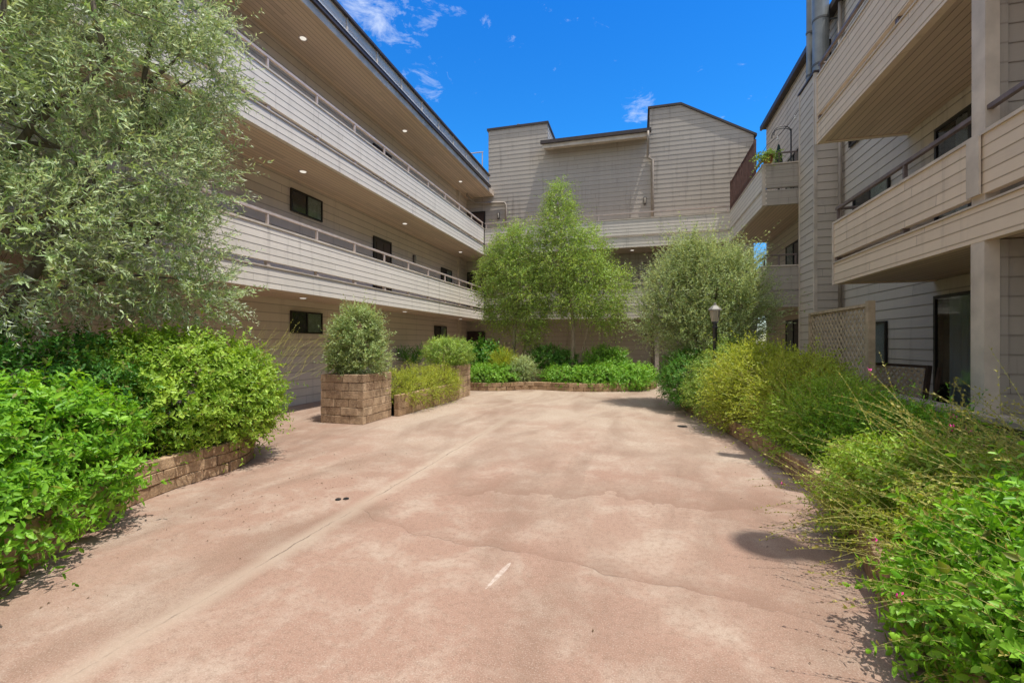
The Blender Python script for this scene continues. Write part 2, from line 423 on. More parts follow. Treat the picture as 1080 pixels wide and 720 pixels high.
def sample_blobs(blobs, n, shell=0.55, gap=None, wl=0.8, seed=1, keep=None, flat=None):
    """points in the outer shell of a union of ellipsoids, with outward normals"""
    b = np.array(blobs, float); w = (b[:, 3]*b[:, 4]+b[:, 4]*b[:, 5]+b[:, 3]*b[:, 5]); w /= w.sum()
    Ps, Ns, got = [], [], 0
    for _ in range(30):
        k = NR.choice(len(b), size=n*2, p=w); d = rdir(n*2)
        f = 1-(1-shell)*NR.random(n*2)**1.4
        P = b[k, :3]+d*b[k, 3:]*f[:, None]; N = unit(d/b[k, 3:])
        ok = np.ones(len(P), bool)
        for q in range(len(b)):
            ins = np.sum(((P-b[q, :3])/b[q, 3:])**2, 1) < 0.42
            ok &= ~(ins & (k != q))
        if gap is not None: ok &= clump(P, wl, seed) > gap-0.25*NR.random(len(P))
        if keep is not None: ok &= keep(P)
        Ps.append(P[ok]); Ns.append(N[ok]); got += ok.sum()
        if got >= n: break
    return np.concatenate(Ps)[:n], np.concatenate(Ns)[:n]

def wiggle_path(a, b, n=6, amp=0.08, sag=0.0):
    a = Vector(a); b = Vector(b); out = []
    L = (b-a).length
    ph = [R.uniform(0, 6.28) for _ in range(6)]
    for k in range(n+1):
        t = k/n; p = a.lerp(b, t); e = math.sin(PI*t)
        p += Vector((math.sin(t*5+ph[0])*amp*L*e, math.sin(t*4.3+ph[1])*amp*L*e, -sag*L*e+math.sin(t*4+ph[2])*amp*0.4*L*e))
        out.append(p)
    return out

def shrub(name, label, cat, base, blobs, ntw, tl, nleaf, leaf, mat, up=0.4, out=1.0, rnd=0.45, droop=0.1, opp=True, gap=None, wl=0.5,
          rich=False, keep=None, group=None, shell=0.5, ang=0.9, stem=None, stems_to=9, stalks=None, trunk=None, sname='stem', lname='foliage', stem_r=0.002, jit=0.25):
    root = thing(name, label, cat, base, group); F = Fol(); seed = R.randint(0, 9999)
    P, N = sample_blobs(blobs, ntw, shell, gap, wl, seed, keep)
    D = unit(N*out+np.array([0, 0, up])+NR.normal(size=P.shape)*rnd)
    L = NR.uniform(tl[0], tl[1], len(P))*np.where(NR.random(len(P)) < .09, 1.75, 1.0)
    tint = np.clip(0.5+0.45*clump(P, wl*0.9, seed+3)+NR.normal(size=len(P))*0.15, 0, 1)
    F.twigs(P, D, L, nleaf, leaf[0], leaf[1], ang=ang, droop=droop, opp=opp, rich=rich, tint=tint, stem_r=stem_r, jit=jit)
    if stalks:
        F2 = Fol(); stalks(F2); F2.build(root, M['seed'], M['dry_stem'], 'seed_head', 'seed_stalk')
    ex = MB()
    if trunk: trunk(ex)
    for k in range(stems_to):
        b = blobs[k % len(blobs)]
        a = (base[0]+R.uniform(-.5, .5)*blobs[0][3], base[1]+R.uniform(-.5, .5)*blobs[0][4], base[2])
        e = (b[0]+R.uniform(-.7, .7)*b[3], b[1]+R.uniform(-.7, .7)*b[4], b[2]+R.uniform(-.2, .7)*b[5])
        pts = wiggle_path(a, e, 5, 0.06); ex.tube(pts, [0.012*(1-0.12*i) for i in range(6)], 5, caps=False)
    F.build(root, mat, stem or M['stem'], lname, sname, ex)
    return root

def make_stalks(F, P, D, L, droop, r=0.0022, seeds=8, sl=0.016, sw=0.007, segs=5, t0=0.35, ang=0.6):
    n = len(P); side = unit(np.cross(D, rdir(n))); oth = np.cross(D, side); down = np.array([0, 0, -1.0]); Lc = L[:, None]
    pts = [P+D*Lc*t+down*(droop*L)[:, None]*t*t for t in np.linspace(0, 1, segs+1)]
    F.rods(pts, side, oth, r)
    for j in range(seeds):
        t = (t0+(1-t0)*(j+NR.random(n)*.8)/seeds)[:, None]
        pos = P+D*Lc*t+down*(droop*L)[:, None]*t*t
        for sg in (0, PI):
            ph = (NR.random(n)*6.28+sg)[:, None]; S = side*np.cos(ph)+oth*np.sin(ph)
            d = unit(D*math.cos(ang)+S*math.sin(ang)); nn = unit(D*math.sin(ang)-S*math.cos(ang))
            sc = 0.6+0.8*NR.random(n)
            F.leaves(pos, d, nn, sl*sc, sw*sc, np.stack([NR.random(n), NR.random(n)*.5+.5, NR.random(n)*1.02], 1))

def tree(name, label, cat, base, trunk_top, trunk_r, blobs, limbs, ntw, tl, nleaf, leaf, mat, bark, up=0.2, out=0.8, rnd=0.5, droop=0.2, opp=False, gap=-0.2, wl=0.9,
         keep=None, shell=0.35, ang=0.85, extra_trunks=(), group=None, rich=False, jit=0.3):
    root = thing(name, label, cat, base, group); F = Fol(); seed = R.randint(0, 9999)
    tr = MB()
    tpts = wiggle_path(base, trunk_top, 8, 0.035)
    tr.tube(tpts, [trunk_r*(1.25 if i == 0 else 1)*(1-0.085*i) for i in range(9)], 9)
    for et in extra_trunks:
        p = wiggle_path(et[0], et[1], 8, 0.04); tr.tube(p, [et[2]*(1-0.085*i) for i in range(9)], 8)
        tpts = tpts+p
    for k in range(limbs):
        b = blobs[k % len(blobs)]
        e = Vector((b[0]+R.uniform(-.6, .6)*b[3], b[1]+R.uniform(-.6, .6)*b[4], b[2]+R.uniform(-.3, .7)*b[5]))
        cand = sorted(tpts[2:], key=lambda q: (q-e).length+max(0, q.z-e.z)*3)
        a = cand[R.randint(0, min(2, len(cand)-1))]
        pts = wiggle_path(a, e, 6, 0.07, sag=-0.04); r0 = trunk_r*R.uniform(.28, .42)
        tr.tube(pts, [r0*(1-0.13*i) for i in range(7)], 6)
        for q in range(3):
            s0 = pts[R.randint(2, 5)]; e2 = s0+Vector((R.uniform(-1, 1)*b[3], R.uniform(-1, 1)*b[4], R.uniform(-.3, .8)*b[5]))*0.55
            tr.tube(wiggle_path(s0, e2, 4, 0.08), [r0*.38*(1-0.18*i) for i in range(5)], 5)
    tr.build('trunk', bark, root, smooth=True)
    P, N = sample_blobs(blobs, ntw, shell, gap, wl, seed, keep)
    D = unit(N*out+np.array([0, 0, up])+NR.normal(size=P.shape)*rnd)
    L = NR.uniform(tl[0], tl[1], len(P))*np.where(NR.random(len(P)) < .09, 1.75, 1.0)
    tint = np.clip(0.5+0.45*clump(P, wl*0.7, seed+3)+NR.normal(size=len(P))*0.15, 0, 1)
    F.twigs(P, D, L, nleaf, leaf[0], leaf[1], ang=ang, droop=droop, opp=opp, tint=tint, rich=rich, jit=jit)
    o = F._mesh('crown', np.concatenate(F.lv), F.lf, mat, root, np.concatenate(F.lt))
    F._mesh('twigs', np.concatenate(F.sv), F.sf, bark, root)
    return root

# ------------------------------------------------------------------ the setting: ground
def build_ground():
    t = NT('worn_pink_concrete'); P, x, y, z, g = t.pos()
    n1 = t.noise(P, 0.45, 6, 0.6, dist=0.4); n2 = t.noise(P, 2.3, 7, 0.68, dist=0.3); n3 = t.noise(P, 26, 6, 0.75); n4 = t.noise(P, 130, 3, 0.7)
    sp = t.noise(P, 1.1, 5, 0.6, stretch=(1.0, 0.35, 1), dist=0.6)
    # near part is more worn down to pink, far part more beige
    far = t.ramp(t.math('DIVIDE', y, 16), [(0.15, 0.0), (0.75, 1.0)])
    pink = (0.315, 0.196, 0.142); beige = (0.395, 0.312, 0.238); dark = (0.200, 0.126, 0.086); pale = (0.44, 0.362, 0.285)
    f = t.math('ADD', t.math('MULTIPLY', n1, 0.9), t.math('MULTIPLY', far, 0.32))
    c = t.mix(t.ramp(f, [(0.46, 0.0), (0.74, 1.0)]), pink, beige)
    c = t.mix(t.math('MULTIPLY', t.ramp(n2, [(0.47, 0.0), (0.63, 1.0)]), 0.55), c, pale)
    c = t.mix(t.math('MULTIPLY', t.ramp(sp, [(0.36, 1.0), (0.54, 0.0)]), 0.62), c, dark)
    c = t.mix(t.math('MULTIPLY', t.ramp(n3, [(0.38, 1.0), (0.52, 0.0)]), 0.45), c, dark)
    c = t.mix(t.math('MULTIPLY', t.ramp(n4, [(0.53, 0.0), (0.68, 1.0)]), 0.42), c, (0.55, 0.47, 0.40))
    c = t.mix(t.math('MULTIPLY', t.ramp(n4, [(0.32, 1.0), (0.45, 0.0)]), 0.5), c, (0.15, 0.10, 0.075))
    # control joint along the court and its pale worn band
    wob = t.math('MULTIPLY', t.math('SUBTRACT', t.noise(P, 2.6, 5, 0.7), 0.5), 0.10)
    wob2 = t.math('MULTIPLY', t.math('SUBTRACT', t.noise(P, 0.8, 4, 0.6), 0.5), 0.5)
    dj = t.math('ABSOLUTE', t.math('ADD', t.math('ADD', x, 2.37), wob))
    band = t.ramp(dj, [(0.0, 1.0), (0.04, 0.8), (0.13, 0.0)])
    jf = t.ramp(t.math('DIVIDE', y, 12), [(0.0, 1.0), (0.60, 1.0), (0.85, 0.0)])
    c = t.mix(t.math('MULTIPLY', t.math('MULTIPLY', band, jf), 0.55), c, (0.42, 0.34, 0.26))
    line = t.math('MULTIPLY', t.math('MULTIPLY', t.ramp(dj, [(0.0, 1.0), (0.009, 0.0)]), t.ramp(n2, [(0.42, 0.1), (0.60, 1.0)])), jf)
    c = t.mix(t.math('MULTIPLY', line, 0.85), c, (0.09, 0.06, 0.045))
    # meandering crack running across, with a damp reddish stain on the near side
    cy = t.math('ADD', t.math('ADD', t.math('ADD', y, t.math('MULTIPLY', x, 0.22)), -2.88), t.math('ADD', t.math('MULTIPLY', wob2, 1.7), wob))
    xr = t.ramp(t.math('DIVIDE', t.math('ADD', x, 3.0), 6), [(0.09, 0.0), (0.13, 1.0), (0.62, 1.0), (0.78, 0.0)])
    cr = t.math('MULTIPLY', t.ramp(t.math('ABSOLUTE', cy), [(0.0, 1.0), (0.011, 0.0)]), t.math('MULTIPLY', xr, t.ramp(n2, [(0.40, 0.15), (0.58, 1.0)])))
    c = t.mix(t.math('MULTIPLY', cr, 0.62), c, (0.11, 0.07, 0.05))
    stn = t.math('MULTIPLY', t.ramp(cy, [(0.0, 0.0), (0.003, 0.9), (0.22, 0.0)]), t.math('MULTIPLY', xr, t.ramp(n1, [(0.38, 0.25), (0.6, 1.0)])))
    c = t.mix(t.math('MULTIPLY', stn, 0.62), c, (0.19, 0.105, 0.070))
    cy2 = t.math('ADD', t.math('ADD', y, -4.3), t.math('MULTIPLY', t.math('SUBTRACT', t.noise(P, 0.6, 5, 0.6), 0.5), 3.0))
    xr2 = t.ramp(t.math('DIVIDE', t.math('ADD', x, 3.0), 6), [(0.15, 0.0), (0.25, 1.0), (0.70, 1.0), (0.82, 0.0)])
    stn2 = t.math('MULTIPLY', t.ramp(cy2, [(0.0, 0.0), (0.01, 0.9), (0.5, 0.0)]), xr2)
    c = t.mix(t.math('MULTIPLY', stn2, 0.55), c, (0.20, 0.115, 0.078))
    # chalky scrape
    ux = t.math('SUBTRACT', t.math('ADD', x, 0.83), t.math('MULTIPLY', t.math('SUBTRACT', y, 2.74), 0.16))
    ex = t.math('ADD', t.math('POWER', t.math('DIVIDE', ux, 0.024), 2.0), t.math('POWER', t.math('DIVIDE', t.math('SUBTRACT', y, 2.72), 0.22), 2.0))
    scr = t.math('MULTIPLY', t.math('LESS_THAN', t.math('ADD', ex, t.math('MULTIPLY', n2, 2.2)), 1.75), t.ramp(n3, [(0.35, 0.2), (0.6, 1.0)]))
    c = t.mix(t.math('MULTIPLY', scr, 0.45), c, (0.68, 0.62, 0.56))
    h = t.math('ADD', t.math('MULTIPLY', n3, 0.5), t.math('ADD', t.math('MULTIPLY', n4, 0.5), t.math('MULTIPLY', t.math('ADD', line, cr), -0.8)))
    m = t.finish(t.bsdf(c, t.ramp(n2, [(0.3, 0.62), (0.7, 0.85)]), 0.3, t.bump(h, 0.35, 0.008)).outputs[0])
    mb = MB(); mb.quad((-12, -14, 0), (12, -14, 0), (12, 24, 0), (-12, 24, 0))
    tag(mb.build('courtyard_pavement', m), kind='structure')
    mb = MB(); mb.quad((-400, -400, -0.02), (400, -400, -0.02), (400, 400, -0.02), (-400, 400, -0.02))
    tag(mb.build('ground', plain('dry_earth', (0.16, 0.13, 0.09), 0.95, 0.1, var=0.3, scale=0.5)), kind='structure')
build_ground()

# ------------------------------------------------------------------ building parts
def window(parent, axis, c, sgn, a0, a1, z0, z1, split=True, left='pane', right='blind', fr=0.035, d=0.045):
    """sliding window standing proud of the siding"""
    def bx(mb, p0, p1, q0, q1, o0, o1):
        lo, hi = sorted((c+sgn*o0, c+sgn*o1))
        if axis == 'x': mb.box(lo, hi, p0, p1, q0, q1)
        else: mb.box(p0, p1, lo, hi, q0, q1)
    f = MB()
    bx(f, a0, a1, z0, z0+fr, 0, d); bx(f, a0, a1, z1-fr, z1, 0, d)
    bx(f, a0, a0+fr, z0+fr, z1-fr, 0, d); bx(f, a1-fr, a1, z0+fr, z1-fr, 0, d)
    mid = (a0+a1)/2
    if split: bx(f, mid-fr*.6, mid+fr*.6, z0+fr, z1-fr, 0, d-0.008)
    fo = f.build('window', M['frame'], parent)
    segs = [(a0+fr, mid-fr*.6, left), (mid+fr*.6, a1-fr, right)] if split else [(a0+fr, a1-fr, left)]
    for s0, s1, mt in segs:
        p = MB(); bx(p, s0, s1, z0+fr, z1-fr, 0, 0.02); p.build('pane', M[mt], fo)
        if mt in ('blind', 'white_curtain'):
            p = MB(); bx(p, s0+.002, s1-.002, z0+fr+.002, z1-fr-.002, 0.026, 0.029); p.build('glass', M['glass'], fo)
    return fo

def door(parent, axis, c, sgn, a0, a1, z0, z1):
    def bx(mb, p0, p1, q0, q1, o0, o1):
        lo, hi = sorted((c+sgn*o0, c+sgn*o1))
        if axis == 'x': mb.box(lo, hi, p0, p1, q0, q1)
        else: mb.box(p0, p1, lo, hi, q0, q1)
    f = MB(); bx(f, a0+.06, a1-.06, z0, z1-.06, 0, 0.03)
    w = (a1-a0-.12)
    for i in (0, 1):
        for q0, q1 in ((.12, .85), (1.0, 1.9)):
            bx(f, a0+.06+w*(0.1+0.45*i), a0+.06+w*(0.45+0.45*i), z0+q0, min(z0+q1, z1-.15), 0.03, 0.042)
    o = f.build('door', M['door'], parent)
    t = MB(); bx(t, a0, a0+.058, z0, z1, 0, .05); bx(t, a1-.058, a1, z0, z1, 0, .05); bx(t, a0+.058, a1-.058, z1-.058, z1, 0, .05)
    t.build('frame', M['frame'], o)
    h = MB(); hx = a1-.14
    pt = (c+sgn*.06, hx, z0+1.0) if axis == 'x' else (hx, c+sgn*.06, z0+1.0)
    h.ball(pt, 0.03); h.build('handle', M['flue'], o, smooth=True)
    return o

def wall_lamp(parent, x, y, z, nx=0, ny=-1):
    b = MB(); b.obox((x+nx*.03, y+ny*.03), (abs(ny), abs(nx)), (nx, ny), .10, .05, z-.13, z-.09); b.obox((x+nx*.03, y+ny*.03), (abs(ny), abs(nx)), (nx, ny), .12, .06, z+.13, z+.16)
    b.obox((x+nx*.008, y+ny*.008), (abs(ny), abs(nx)), (nx, ny), .11, .02, z-.09, z+.13)
    o = b.build('wall_lamp', M['lamp_body'], parent)
    g = MB(); g.lathe((x+nx*.055, y+ny*.055, z-.09), [(.035, 0), (.042, .02), (.042, .20), (.035, .22)], 10); g.build('lamp_shade', M['lamp_glass'], o, smooth=True)

def downlight(parent, x, y, z):
    d = MB(); d.lathe((x, y, z-.012), [(.075, 0.006), (.095, 0.0), (.10, .012)], 18); o = d.build('downlight', M['rail'], parent, smooth=False)
    c = MB(); c.lathe((x, y, z-.016), [(.06, 0.0), (.068, .01)], 16); c.build('lens', M['light_disc'], o)

def pipe(parent, pts, r=0.04, mat='pipe', name='drainpipe'):
    m = MB(); m.tube(pts, r, 8); return m.build(name, M[mat], parent, smooth=True)

def band(parent, p0, p1, n, zf, hs, mat, rail='rail', floor=None, soffit='soffit_x', posts=1.3, rail_h=0.24, ends=(True, True), slot_posts=True, name='balcony'):
    """one run of gallery: p0->p1 plan line of its outer face, n outward normal (axis aligned), zf = underside of the fascia.
       hs = (fascia height, slot height, parapet height). returns the balcony part"""
    fz, sz, pz = hs
    ax = 'x' if abs(n[0]) > .5 else 'y'
    c = p0[0] if ax == 'x' else p0[1]; sg = n[0] if ax == 'x' else n[1]
    a0, a1 = (p0[1], p1[1]) if ax == 'x' else (p0[0], p1[0])
    a0, a1 = min(a0, a1), max(a0, a1); th = 0.10
    def bx(mb, b0, b1, z0, z1, o0, o1):   # offsets inward positive
        lo, hi = sorted((c-sg*o0, c-sg*o1))
        if ax == 'x': mb.box(lo, hi, b0, b1, z0, z1)
        else: mb.box(b0, b1, lo, hi, z0, z1)
    sl = MB()
    if floor: sl.box(*floor, zf+0.02, zf+0.24)
    bal = sl.build(name, M[soffit], parent)
    f = MB(); lap(f, ax, c-sg*.004, sg, a0, a1, zf, zf+fz, e=0.125, lip=0.004); bx(f, a0, a1, zf+.001, zf+fz, .006, th)
    f.build('fascia', M[mat], bal)
    cap = MB(); bx(cap, a0, a1, zf+fz+.002, zf+fz+.022, -.018, th)
    cap.build('ledge', M['trim'], bal)
    p = MB(); z0 = zf+fz+sz
    lap(p, ax, c-sg*.004, sg, a0, a1, z0, z0+pz, e=0.125, lip=0.004); bx(p, a0, a1, z0+.001, z0+pz, .006, th-.02)
    p.build('parapet', M[mat], bal)
    cp = MB(); bx(cp, a0, a1, z0+pz+.001, z0+pz+.036, -.016, th)
    cp.build('coping', M['trim'], bal)
    np_ = max(2, int(round((a1-a0)/posts)))
    rm = MB()
    q = MB()
    for k in range(np_+1):
        a = a0+.06+(a1-a0-.12)*k/np_
        cc = c-sg*.05
        q = MB()
        for mbx, zz0, zz1, w in ((rm, z0+pz+.036, z0+pz+rail_h, .02), (q, zf+fz+.022, z0, .035)):
            if ax == 'x': mbx.box(cc-w, cc+w, a-w, a+w, zz0, zz1)
            else: mbx.box(a-w, a+w, cc-w, cc+w, zz0, zz1)
        q.build('slot_post', M[rail], bal)
    bx(rm, a0, a1, z0+pz+rail_h-.0, z0+pz+rail_h+.045, .025, .075)
    rm.build('railing', M[rail], bal)
    return bal

# ================================================================== LEFT WING
H2, H3 = 2.40, 5.15          # undersides of the two galleries
XL = -6.25; XW = -7.6
LW = thing('apartment_building', 'three storey taupe wing on the left with two long open galleries and round downlights', 'building', (-7.6, 7, 0))
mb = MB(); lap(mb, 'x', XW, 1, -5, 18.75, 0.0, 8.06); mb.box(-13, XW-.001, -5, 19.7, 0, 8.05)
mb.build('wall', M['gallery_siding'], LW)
mb = MB(); mb.box(XW+.002, XW+.10, 18.5, 18.75, 0, 8.05); mb.build('column', M['trim'], LW)
for zf in (H2, H3):
    b = band(LW, (XL, -5), (XL, 18.2), (1, 0), zf, (0.37, 0.11, 0.60), 'parapet', floor=(XW+.02, XL-.09, -5, 19.66), soffit='soffit_x')
# roof edge
mb = MB(); mb.box(-13, XL-.02, -5, 19.685, 8.07, 8.26); mb.build('soffit', M['soffit_x'], LW)
mb = MB(); mb.box(XL-.018, XL+.012, -5, 18.9, 8.03, 8.20); mb.build('fascia', M['trim'], LW)
mb = MB()
for k in range(5): pass
mb.box(XL+.0, XL+.07, -5, 18.95, 8.205, 8.225); mb.box(XL+.055, XL+.07, -5, 18.95, 8.225, 8.285); mb.box(XL+.048, XL+.08, -5, 18.95, 8.285, 8.305)
mb.build('gutter', M['gutter'], LW)
mb = MB(); mb.box(-6.75, XL-.02, -5, 18.9, 8.262, 8.36); lap(mb, 'x', XL-.03, 1, -5, 18.9, 8.36, 8.70, e=.17, lip=.006); mb.box(-6.55, XL-.031, -5, 18.9, 8.361, 8.70)
mb.build('roof_parapet', M['pale'], LW)
mb = MB(); mb.box(XL-.022, XL-.001, -5, 18.9, 8.335, 8.405); mb.build('flashing', plain('white_flashing', (.82, .81, .78), .45, .4, var=.06), LW)
y = -4.6
while y < 18.5:
    mb = MB(); mb.box(XL-.028, XL-.003, y, y+.05, 8.36, 8.699); y += 1.22; mb.build('parapet_post', M['trim'], LW)
mb = MB(); mb.box(-6.6, XL+.05, -5, 18.95, 8.702, 8.76); mb.build('roof_edge', M['gutter'], LW)
mb = MB(); mb.box(-13, -6.6, -5, 19.66, 8.262, 8.32); mb.build('roof', M['roof'], LW)
for zs in (H2+.02, H3+.02, 8.07):
    for y in (-.6, 3.85, 8.35, 12.85, 17.5): downlight(LW, -7.02, y, zs)
window(LW, 'x', XW+.016, 1, 8.6, 9.66, 4.43, 4.95)
window(LW, 'x', XW+.016, 1, 8.6, 9.66, 1.66, 2.17)
window(LW, 'x', XW+.016, 1, 16.8, 17.85, 3.85, 4.46)
window(LW, 'x', XW+.016, 1, 16.2, 17.3, 1.55, 2.1)
for zf in (H2, H3): door(LW, 'x', XW+.016, 1, 11.95, 12.95, zf+.24, zf+.24+1.98)
window(LW, 'x', XW+.016, 1, 3.2, 4.2, 4.43, 4.95)
wall_lamp(LW, XW+.016, 14.5, 4.35, 1, 0); wall_lamp(LW, XW+.016, 14.5, 7.1, 1, 0)
# roof-deck railing behind the parapet
mb = MB()
for yy in (18.0,):
    for xx in np.linspace(-8.9, -6.66, 4): mb.tube([(xx, 19.2, 8.3), (xx, 19.2, 9.92)], .025, 6)
    for zz in (9.0, 9.92): mb.tube([(-9.0, 19.2, zz), (-6.62, 19.2, zz)], .024, 6)
    for xx in np.linspace(-7.85, -7.25, 3): mb.tube([(xx, 19.15, 8.3), (xx, 19.15, 9.85)], .03, 6)
    mb.tube([(-7.85, 19.15, 9.6), (-7.25, 19.15, 9.6)], .025, 6)
    mb.box(-7.68, -7.42, 19.16, 19.19, 8.9, 9.5)
mb.build('roof_railing', M['rail'], LW)

# ================================================================== BACK WING
YB = 18.3; YW = 19.7
BW = thing('apartment_building', 'tall taupe block closing the far end of the courtyard, its roofline stepped and sloping', 'building', (-1, 19.7, 0))
mb = MB()
lap(mb, 'y', YW, -1, XW, -6.53, 0, 8.26); lap(mb, 'y', YW, -1, -6.53, -3.81, 0, 11.06)
lap(mb, 'y', YW, -1, -3.81, 0.49, 0, 10.05)
sl = (8.12+1.45-11.11)/(4.39-1.71)
lap(mb, 'y', YW, -1, 0.49, 4.39, 0, 9.57)
lap(mb, 'y', YW, -1, 0.49, 4.39, 9.57, 11.11, top=lambda z: (0.49, 4.39 if z <= 9.57 else 1.71+(z-11.11)/sl))
lap(mb, 'x', -3.81, 1, YW, 25, 9.5, 11.06); lap(mb, 'x', -6.53, -1, YW, 25, 8, 11.06); lap(mb, 'x', .49, -1, YW, 25, 9.5, 11.11); lap(mb, 'x', 4.39, 1, YW, 25, 0, 9.57)
mb.box(-6.52, -3.82, YW+.03, 25, 0, 11.05); mb.box(-3.83, 0.5, YW+.02, 25, 0, 10.0); mb.box(-13, -6.5, YW+.02, 25, 0, 8.26)
mb.poly([(0.49, 25, 0), (4.39, 25, 0), (4.39, 25, 9.57), (1.71, 25, 11.11), (.49, 25, 11.11)])
mb.build('wall', M['siding'], BW)
mb = MB()
mb.box(-6.60, -3.76, YW-.05, YW+.10, 11.063, 11.16); mb.box(-3.86, -3.76, YW+.10, 25, 11.063, 11.16); mb.box(-6.60, -6.5, YW+.10, 25, 11.063, 11.16)
mb.build('roof_edge', M['gutter'], BW); mb = MB()
mb.box(.42, 1.71, YW-.06, 25, 11.113, 11.20)
mb.hexa([(1.712, YW-.06, 11.113), (4.50, YW-.06, 9.51), (4.50, 25, 9.51), (1.712, 25, 11.113), (1.712, YW-.06, 11.20), (4.50, YW-.06, 9.60), (4.50, 25, 9.60), (1.712, 25, 11.20)])
mb.build('roof_edge', M['gutter'], BW)
# shed roof over the middle, sloping up to the back
mb = MB(); mb.hexa([(-3.9, 19.1, 9.74), (.486, 19.1, 9.74), (.486, 22, 10.45), (-3.805, 22, 10.45), (-3.9, 19.1, 9.76), (.486, 19.1, 9.76), (.486, 22, 10.47), (-3.805, 22, 10.47)])
mb.build('soffit', M['trim'], BW)
mb = MB(); mb.box(-3.92, .484, 19.06, 19.098, 9.72, 9.93); mb.build('fascia', M['trim'], BW)
mb = MB(); mb.box(-3.98, .54, 18.96, 19.057, 9.88, 10.02); mb.hexa([(-3.98, 19.06, 9.935), (.54, 19.06, 9.935), (.54, YW-.08, 10.09), (-3.98, YW-.08, 10.09), (-3.98, 19.06, 10.02), (.54, 19.06, 10.02), (.54, YW-.08, 10.16), (-3.98, YW-.08, 10.16)])
mb.build('gutter', M['gutter'], BW)
mb = MB(); mb.hexa([(-3.80, YW-.05, 10.10), (.484, YW-.05, 10.10), (.484, 22, 10.5), (-3.80, 22, 10.5), (-3.80, YW-.05, 10.16), (.484, YW-.05, 10.16), (.484, 22, 10.6), (-3.80, 22, 10.6)])
mb.build('roof', M['roof'], BW)
pipe(BW, [(.42, 19.0, 9.9), (.42, 19.0, 9.55), (.42, 19.6, 9.2), (.42, 19.62, 9.1), (.60, 19.62, 8.95), (.60, 19.62, 5.6)], .055)
pipe(BW, [(.60, 19.62, 5.2), (.60, 19.62, 0.0)], .05)
pipe(BW, [(-7.3, 18.95, 8.2), (-7.3, 19.0, 7.95), (-7.1, 19.6, 7.8), (-5.75, 19.62, 7.72), (-5.68, 19.62, 7.6), (-5.68, 19.62, 6.4)], .05)
for i, zf in enumerate((H2, H3)):
    band(BW, (XL+.004, YB), (3.28, YB), (0, -1), zf, (0.40, 0.06, 0.62), 'siding' if False else 'parapet', floor=(XL-.08, 3.2, YB+.09, YW-.02), soffit='soffit_y', posts=2.6)
    door(BW, 'y', YW-.016, -1, -7.55, -6.68, zf+.24, zf+.24+2.03)
    wall_lamp(BW, .30, YW-.016, zf+.24+(1.9 if i else 1.95)); wall_lamp(BW, -6.05, YW-.016, zf+.24+1.75)
    for xx in (-4, -.2, 2.6): downlight(BW, xx, 19.0, zf+.02)
door(BW, 'y', YW-.016, -1, -7.55, -6.68, 0, 1.95); wall_lamp(BW, .30, YW-.016, 1.62)
mb = MB(); mb.box(.66, .80, 18.45, 18.59, 0, H2); mb.build('column', M['siding'], BW)
mb = MB(); mb.lathe((-1.1, 21.2, 10.2), [(.06, 0), (.06, .45), (.09, .45), (.09, .52)], 10); mb.build('vent_pipe', M['flue'], BW)
mb = MB(); mb.lathe((-5.2, 20.0, 11.05), [(.05, 0), (.05, .2), (.08, .2), (.08, .28)], 10); mb.build('vent_pipe', M['flue'], BW)

# ================================================================== RIGHT WING
XR = 3.28; XV = 4.72
RW = thing('apartment_building', 'taupe wing on the right with jutting balconies, sliding doors and metal flues', 'building', (4.72, 8, 0))
mb = MB(); lap(mb, 'x', XV, -1, -3.5, 19.2, 0, 9.56); mb.box(XV+.001, 11, -3.5, 19.2, 0, 9.5); lap(mb, 'y', 19.2, 1, XV, 11, 0, 9.56)
mb.build('wall', M['right_siding'], RW)
mb = MB(); mb.box(XV-.13, 11.2, -3.6, 19.32, 9.565, 9.66); mb.build('roof', M['roof'], RW)
mb = MB(); mb.box(XV-.20, XV-.132, -3.6, 19.32, 9.53, 9.69); mb.build('roof_edge', M['gutter'], RW)
# chimney chase between the balconies, and its twin just out of frame
def chase(y0, y1, x0=4.15):
    c = MB()
    lap(c, 'x', x0, -1, y0, y1, 0, 7.98); lap(c, 'y', y0, -1, x0, XV, 0, 7.98); lap(c, 'y', y1, 1, x0, XV, 0, 7.98)
    c.box(x0+.001, XV-.02, y0+.001, y1-.001, 0, 7.97)
    o = c.build('chimney_chase', M['right_siding'], RW)
    q = MB(); w = .05
    q.box(x0-.022, x0+w, y0-.022, y0+w, 0, 7.98); q.box(x0-.022, x0+w, y1-w, y1+.022, 0, 7.98); q.build('corner_trim', M['trim'], o)
    q = MB(); q.box(x0-.04, XV-.02, y0-.04, y1+.04, 7.982, 8.03); q.build('chimney_cap', M['gutter'], o)
def flue(x, y, r, ztop, cap):
    f = MB(); f.tube([(x, y, 7.9), (x, y, ztop)], r, 20)
    o = f.build('flue', M['flue'], RW, smooth=False)
    me = o.data
    s = MB()
    for zz in (8.25, 9.35, 10.4): s.lathe((x, y, zz), [(r+.004, 0), (r+.012, .005), (r+.012, .05), (r+.004, .055)], 20)
    s.bar((x+r, y, 9.38), (XV+.02, y, 9.38), .03) if x+r < XV else None
    s.build('strap', M['strap'], o)
    c = MB(); c.lathe((x, y, ztop+.10), [(cap*.98, 0), (cap, .03), (cap, .05), (cap*.25, .17), (.02, .19)], 24)
    for a in range(4): c.box(x+math.cos(a*PI/2)*r*.8-.012, x+math.cos(a*PI/2)*r*.8+.012, y+math.sin(a*PI/2)*r*.8-.012, y+math.sin(a*PI/2)*r*.8+.012, ztop-.02, ztop+.11)
    c.build('flue_cap', M['flue'], o)
chase(12.6, 13.66)
flue(4.36, 12.84, .175, 10.9, .27); flue(4.27, 13.3, .078, 10.7, .14)
chase(1.95, 3.0, 3.86)
flue(4.2, 2.5, .12, 11.2, .245)
